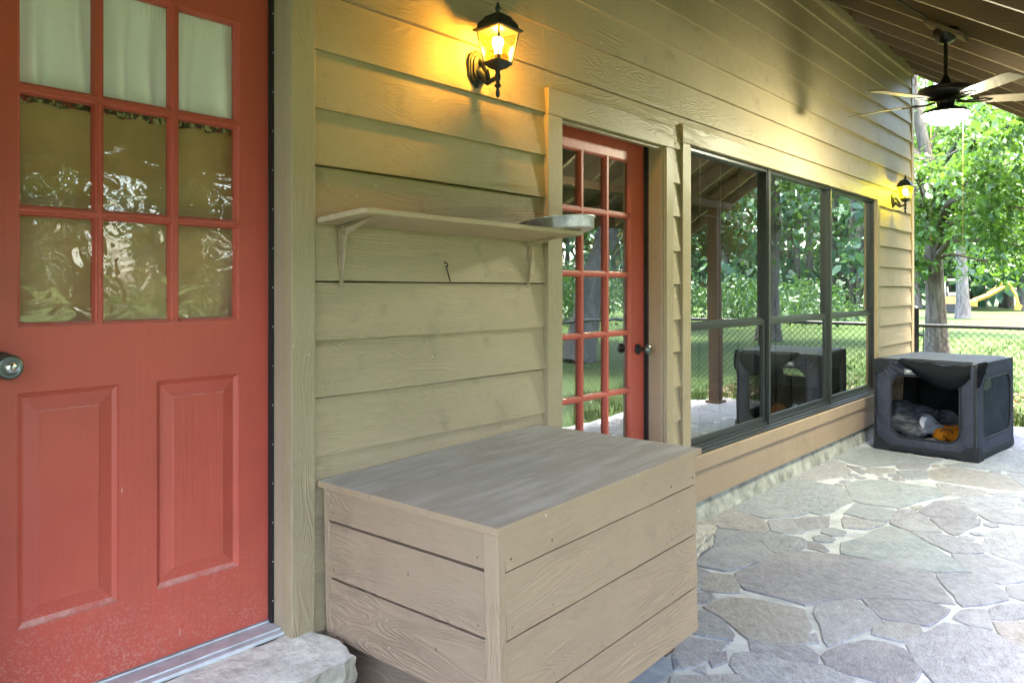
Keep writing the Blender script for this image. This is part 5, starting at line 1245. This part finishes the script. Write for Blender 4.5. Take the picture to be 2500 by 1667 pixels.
#TREES-BEGIN
tree('oak_tree', 'nearest oak beyond the fence with a thick ridged trunk and low bright leafy branches', (16.72, 1.33, -0.05),
     [(0.05, -.05, 0), (.02, -.02, 1.2), (-.03, .02, 2.6), (-.12, .10, 4.0), (-.2, .3, 5.2), (-.1, .5, 7.5)], .205, [(-2.76, -1.39, 3.29, 0.75, 0.75, 0.46, 714), (-3.45, -1.81, 3.88, 0.7, 0.7, 0.43, 612), (-0.77, -0.63, 3.74, 0.8, 0.8, 0.5, 646), (-2.47, -1.73, 3.22, 0.6, 0.6, 0.37, 510), (-1.71, -1.08, 4.13, 0.7, 0.7, 0.43, 561), (-2.02, -1.48, 2.83, 0.75, 0.75, 0.46, 646), (0.72, -0.07, 4.56, 0.8, 0.8, 0.5, 510), (-1.35, 0.03, 3.52, 0.55, 0.55, 0.34, 374), (-0.93, 0.01, 2.57, 0.5, 0.5, 0.31, 289), (-0.27, 0.32, 1.99, 0.5, 0.5, 0.31, 289), (1.56, 0.49, 5.99, 0.9, 0.9, 0.56, 408), (-1.45, -1.07, 2.49, 0.6, 0.6, 0.37, 442), (-0.25, -0.47, 2.9, 0.7, 0.7, 0.43, 442), (-1.51, -1.61, 2.18, 0.55, 0.55, 0.34, 374), (-0.33, -1.14, 1.88, 0.5, 0.5, 0.31, 238), (-1.06, 0.01, 3.02, 0.4, 0.4, 0.25, 238), (0.81, 0.6, 4.66, 0.6, 0.6, 0.37, 272), (0.26, -0.3, 5.1, 0.8, 0.8, 0.5, 340), (-1.59, -1.21, 4.68, 0.8, 0.8, 0.5, 408), (1.5, 3, 7.5, 1.6, 1.6, 1.1, 500), (-1.5, -2, 7.8, 1.6, 1.6, 1.1, 500), (3, -1.5, 7, 1.6, 1.6, 1.1, 500), (0, 0, 9, 1.8, 1.8, 1.2, 500)], 'leaf_bright', .115, OAK, 'bark', nlimb=19,
     extra=[([(-.12, .10, 3.9), (-.5, .9, 4.6), (-.9, 1.9, 5.4), (-1.0, 3.4, 5.9)], .12, .05)])

tree('pine_tree', 'straight grey trunked tree standing far out on the lawn behind the nearest oak', (43.3, 5.75, -0.05), [(0, 0, 0), (.05, .1, 4), (-.1, .2, 9), (0, .1, 14)], .30,
     crown((0, 0, 10.5), (4.5, 4.5, 3.6), 5000, 20), 'leaf_mid', .26, OVAL, 'bark_pale', nlimb=12)
tree('young_tree', 'slim young tree close behind the house corner left of the nearest oak', (27.4, 4.3, -0.05), [(0, 0, 0), (.1, .1, 2.2), (.05, -.1, 4.6), (0, 0, 7.5)], .17,
     crown((.3, -1.6, 4.6), (3.0, 4.2, 2.7), 7000, 30), 'leaf_bright', .17, OVAL, 'bark', nlimb=16)
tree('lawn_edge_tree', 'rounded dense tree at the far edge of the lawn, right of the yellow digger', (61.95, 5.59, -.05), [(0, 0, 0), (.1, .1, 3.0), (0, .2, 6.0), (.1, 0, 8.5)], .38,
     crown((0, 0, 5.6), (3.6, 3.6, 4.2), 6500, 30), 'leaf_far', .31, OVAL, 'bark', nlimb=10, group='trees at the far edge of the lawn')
tree('lawn_edge_tree', 'tall broad tree at the far edge of the lawn behind the yellow digger', (70.54, 7.88, -.05), [(0, 0, 0), (.1, .1, 3.9), (0, .2, 7.8), (.1, 0, 11.0)], .38,
     crown((0, 0, 7.3), (4.7, 4.7, 5.5), 6500, 30), 'leaf_mid', .31, OVAL, 'bark', nlimb=10, group='trees at the far edge of the lawn')
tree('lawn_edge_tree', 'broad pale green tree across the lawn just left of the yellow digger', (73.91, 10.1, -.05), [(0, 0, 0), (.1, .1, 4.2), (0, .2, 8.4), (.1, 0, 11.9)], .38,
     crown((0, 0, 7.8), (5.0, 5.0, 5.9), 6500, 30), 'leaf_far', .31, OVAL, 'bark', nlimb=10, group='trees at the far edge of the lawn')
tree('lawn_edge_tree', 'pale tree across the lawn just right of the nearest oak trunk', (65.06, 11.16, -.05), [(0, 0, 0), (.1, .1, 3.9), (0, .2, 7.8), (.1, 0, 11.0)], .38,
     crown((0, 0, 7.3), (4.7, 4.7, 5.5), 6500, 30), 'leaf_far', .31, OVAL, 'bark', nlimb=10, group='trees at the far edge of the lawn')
tree('lawn_edge_tree', 'darker tree across the lawn just left of the nearest oak trunk', (60.45, 11.9, -.05), [(0, 0, 0), (.1, .1, 3.6), (0, .2, 7.2), (.1, 0, 10.2)], .38,
     crown((0, 0, 6.7), (4.3, 4.3, 5.0), 6500, 30), 'leaf_mid', .31, OVAL, 'bark', nlimb=10, group='trees at the far edge of the lawn')
tree('shade_tree', 'forked leaning trunk tree just outside the fence, mirrored in the left window', (12.5, -6.6, -.05), [(0, 0, 0), (0.40, .05, 1.62), (1.28, .1, 3.44), (1.60, -.1, 5.57), (1.12, 0, 8.60)], 0.29,
     crown((1.12, 0, 6.07), (3.44, 3.44, 4.05), 9000, 40), 'leaf_mid', .175, OVAL, 'bark_pale', nlimb=12, group='trees on the open side of the porch')
tree('shade_tree', 'yellowing tree on the open side of the porch, mirrored in the middle window', (17.5, -7.8, -.05), [(0, 0, 0), (0.00, .05, 1.40), (0.00, .1, 2.99), (0.00, -.1, 4.83), (0.00, 0, 7.46)], 0.28,
     crown((0.00, 0, 5.27), (2.99, 2.99, 3.51), 9000, 40), 'leaf_yel', .175, OVAL, 'bark', nlimb=12, group='trees on the open side of the porch')
tree('shade_tree', 'thick trunked tree mirrored in the right window', (21.5, -6.6, -.05), [(0, 0, 0), (0.07, .05, 1.73), (0.24, .1, 3.67), (0.30, -.1, 5.94), (0.21, 0, 9.18)], 0.30,
     crown((0.21, 0, 6.48), (3.67, 3.67, 4.32), 9000, 40), 'leaf_mid', .175, OVAL, 'bark', nlimb=12, group='trees on the open side of the porch')
tree('shade_tree', 'dark green tree on the open side of the porch, mirrored beside the porch post', (9.2, -9.5, -.05), [(0, 0, 0), (-0.12, .05, 1.62), (-0.40, .1, 3.44), (-0.50, -.1, 5.57), (-0.35, 0, 8.60)], 0.29,
     crown((-0.35, 0, 6.07), (3.44, 3.44, 4.05), 9000, 40), 'leaf_dark', .175, OVAL, 'bark', nlimb=12, group='trees on the open side of the porch')
tree('shade_tree', 'dark tree standing behind the leaning trunk, mirrored in the left window', (15.5, -12, -.05), [(0, 0, 0), (0.10, .05, 1.73), (0.32, .1, 3.67), (0.40, -.1, 5.94), (0.28, 0, 9.18)], 0.30,
     crown((0.28, 0, 6.48), (3.67, 3.67, 4.32), 9000, 40), 'leaf_dark', .175, OVAL, 'bark_pale', nlimb=12, group='trees on the open side of the porch')
tree('shade_tree', 'crooked pale trunk tree mirrored in the fifteen pane door', (6.2, -8.6, -.05), [(0, 0, 0), (0.23, .05, 1.40), (0.72, .1, 2.99), (0.90, -.1, 4.83), (0.63, 0, 7.46)], 0.28,
     crown((0.63, 0, 5.27), (2.99, 2.99, 3.51), 9000, 40), 'leaf_mid', .175, OVAL, 'bark_pale', nlimb=12, group='trees on the open side of the porch')
tree('shade_tree', 'tree opposite the nine pane door with its trunk mirrored in the wavy panes', (3.4, -9.6, -.05), [(0, 0, 0), (0.00, .05, 1.62), (0.00, .1, 3.44), (0.00, -.1, 5.57), (0.00, 0, 8.60)], 0.29,
     crown((0.00, 0, 6.07), (3.44, 3.44, 4.05), 9000, 40), 'leaf_mid', .175, OVAL, 'bark', nlimb=12, group='trees on the open side of the porch')
tree('shade_tree', 'pale leaved tree mirrored in the left panes of the nine pane door', (0.4, -8.8, -.05), [(0, 0, 0), (-0.05, .05, 1.40), (-0.16, .1, 2.99), (-0.20, -.1, 4.83), (-0.14, 0, 7.46)], 0.28,
     crown((-0.14, 0, 5.27), (2.99, 2.99, 3.51), 9000, 40), 'leaf_yel', .175, OVAL, 'bark', nlimb=12, group='trees on the open side of the porch')
tree('shade_tree', 'tall tree farther out on the open lawn, mirrored high in the right window', (25, -11.5, -.05), [(0, 0, 0), (0.05, .05, 1.94), (0.16, .1, 4.13), (0.20, -.1, 6.68), (0.14, 0, 10.33)], 0.32,
     crown((0.14, 0, 7.29), (4.13, 4.13, 4.86), 9000, 40), 'leaf_mid', .175, OVAL, 'bark', nlimb=12, group='trees on the open side of the porch')
tree('shade_tree', 'tall dark tree behind the crooked pale trunk on the open side', (6, -14, -.05), [(0, 0, 0), (0.00, .05, 1.94), (0.00, .1, 4.13), (0.00, -.1, 6.68), (0.00, 0, 10.33)], 0.32,
     crown((0.00, 0, 7.29), (4.13, 4.13, 4.86), 9000, 40), 'leaf_dark', .175, OVAL, 'bark', nlimb=12, group='trees on the open side of the porch')

# distant wood closing the view on both sides
cl = []; tk = MB()
for i in range(260):
    a = R(random.uniform(-128, 72)); d = random.uniform(62, 86); x, y = d * math.cos(a), d * math.sin(a); h = random.uniform(10, 16)
    if x < 40 and -10 < y < 40: continue
    for q in range(3): cl.append((x + random.uniform(-3, 3), y + random.uniform(-3, 3), h * (.22 + .30 * q), 3.4 - .5 * q, 3.4 - .5 * q, 2.6, 95))
    tk.tube([(x, y, -.2), (x + .2, y, h * .5), (x, y + .3, h * .8)], [.3, .22, .08], 6)
root = thing('distant_wood', None, None); root['kind'] = 'stuff'
tk.build('trunks', M['bark'], root)
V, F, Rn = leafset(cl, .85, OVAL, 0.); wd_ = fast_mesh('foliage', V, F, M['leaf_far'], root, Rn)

# undergrowth along the outer lawn
cl = []
for i in range(90):
    a = R(random.uniform(-115, -9)); d = random.uniform(24, 38); cl.append((d * math.cos(a) + 4, d * math.sin(a) - 2, random.uniform(.4, 1.2), random.uniform(1, 2), random.uniform(1, 2), random.uniform(.7, 1.5), 380))
V, F, Rn = leafset(cl, .19, OVAL, .1); un = fast_mesh('undergrowth', V, F, M['leaf_dark'], None, Rn); un['kind'] = 'stuff'

# grass tufts where the lawn meets the patio and the fence
def tufts(name, pts, nbl, hgt, spread, label, cat):
    mb = MB()
    for (x, y) in pts:
        for k in range(nbl):
            a = random.uniform(0, 6.28); r0 = random.random() * spread * .4; bx, by = x + r0 * math.cos(a), y + r0 * math.sin(a); h = hgt * random.uniform(.5, 1.1); ln = random.uniform(.25, .95) * h; w_ = .005
            p = [Vector((bx, by, -.03)), Vector((bx + ln * .35 * math.cos(a), by + ln * .35 * math.sin(a), h * .6)), Vector((bx + ln * math.cos(a), by + ln * math.sin(a), h * (.95 - ln / h * .35)))]
            s_ = Vector((-math.sin(a), math.cos(a), 0)) * w_
            mb.add([p[0] - s_, p[0] + s_, p[1] + s_ * .8, p[1] - s_ * .8, p[2]], [(0, 1, 2, 3), (3, 2, 4)], 0, random.random())
    return mb.build(name, M['blade'], None)
for (x, y, s_, lab) in ((9.62, -.92, .30, 'tuft of long grass at the foot of the fence beside the dog crate'), (9.55, -1.25, .26, 'smaller tuft of long grass on the patio edge right of the dog crate'), (9.66, -1.9, .3, 'tuft of grass at the fence foot farther from the house')):
    tag(tufts('grass_tuft', [(x + random.uniform(-.12, .12), y + random.uniform(-.2, .2)) for _ in range(7)], 26, s_, .2, None, None), lab, 'grass tuft', 'grass tufts along the fence')
pts = [(random.uniform(-2, 9.3), -2.52 + random.uniform(-.12, .14)) for _ in range(150)] + [(random.uniform(-2, 9.3), -3.3 + random.uniform(-.1, .1)) for _ in range(160)]
o = tufts('border_grass', pts, 12, .17, .25, None, None); o['kind'] = 'stuff'
pts = [(9.6 + 16 * random.random() ** 1.5, -3 + 7.5 * random.random()) for _ in range(2600)]
o = tufts('lawn_grass', pts, 5, .06, .25, None, None); o['kind'] = 'stuff'
# dry leaves lying behind the fence
V = []; F = []; n = 2600
xx = np.concatenate([rng.normal(10.5, .42, n // 2), rng.normal(12.3, .5, n // 4), rng.uniform(9.7, 18, n // 4)]); yy = rng.uniform(-2.8, 2.5, len(xx)); n = len(xx)
P = np.stack([xx, yy, -.035 + .02 * rng.random(n)], 1); a = rng.random(n) * 6.28; tt = np.stack([np.cos(a), np.sin(a), rng.normal(0, .25, n)], 1); bb2 = np.stack([-np.sin(a), np.cos(a), rng.normal(0, .25, n)], 1)
sz = (.05 + .06 * rng.random(n))[:, None]
V = P[:, None, :] + (tt * sz)[:, None, :] * OVAL[None, :, 1:2] + (bb2 * sz)[:, None, :] * OVAL[None, :, 0:1]
o = fast_mesh('leaf_litter', V.reshape(-1, 3), np.arange(n * 6).reshape(n, 6), M['litter'], None, rng.random(n)); o['kind'] = 'stuff'

# ------------------------------------------------------------------ small digger far out on the lawn
dig = thing('excavator', 'small yellow digger with a raised arm and cream canopy far out on the lawn', 'digger', (52.43, 7.42, -.05), (0, 0, R(-78)))
b = MB()
b.hexa([(-1.5, -.6, .55), (.3, -.6, .5), (.3, .6, .5), (-1.5, .6, .55), (-1.45, -.5, 1.05), (.1, -.5, .95), (.1, .5, .95), (-1.45, .5, 1.05)]); b.box(.1, .7, -.35, .35, .4, .8)
b.build('body', M['dig_y'], dig, .05)
b = MB()
for x, y in ((-.95, -.45), (-.95, .45), (-.1, -.45), (-.1, .45)): b.box(x - .03, x + .03, y - .03, y + .03, .95, 1.95)
b.box(-1.15, .15, -.6, .6, 1.95, 2.05); b.box(-.8, -.3, -.25, .25, 1.05, 1.25); b.box(-.86, -.78, -.25, .25, 1.25, 1.6); b.build('canopy', M['dig_w'], dig, .02)
b = MB(); b.tube([(.5, 0, .75), (1.3, 0, 1.1), (2.3, 0, 1.75)], [.16, .15, .11], 6, smooth=False); b.tube([(2.28, 0, 1.78), (2.62, 0, 1.15), (2.75, 0, .62)], [.10, .09, .07], 6, smooth=False); b.tube([(1.2, 0, 1.22), (2.1, 0, 1.86)], .05, 6); b.build('arm', M['dig_y'], dig)
b = MB(); b.prism([(2.72, -.2, .66), (2.95, -.2, .5), (2.85, -.2, .22), (2.55, -.2, .25), (2.62, -.2, .45)], (0, .4, 0)); b.build('bucket', M['dig_y'], dig)
for y in (-.62, .62):
    b = MB()
    ring = [(-1.35 + .28 * math.cos(q), .30 + .28 * math.sin(q)) for q in np.linspace(math.pi / 2, 3 * math.pi / 2, 9)] + [(.15 + .28 * math.cos(q), .30 + .28 * math.sin(q)) for q in np.linspace(-math.pi / 2, math.pi / 2, 9)]
    b.prism([(x, y - .14, z) for x, z in ring], (0, .28, 0)); b.build('track', M['tyre'], dig)
#TREES-END
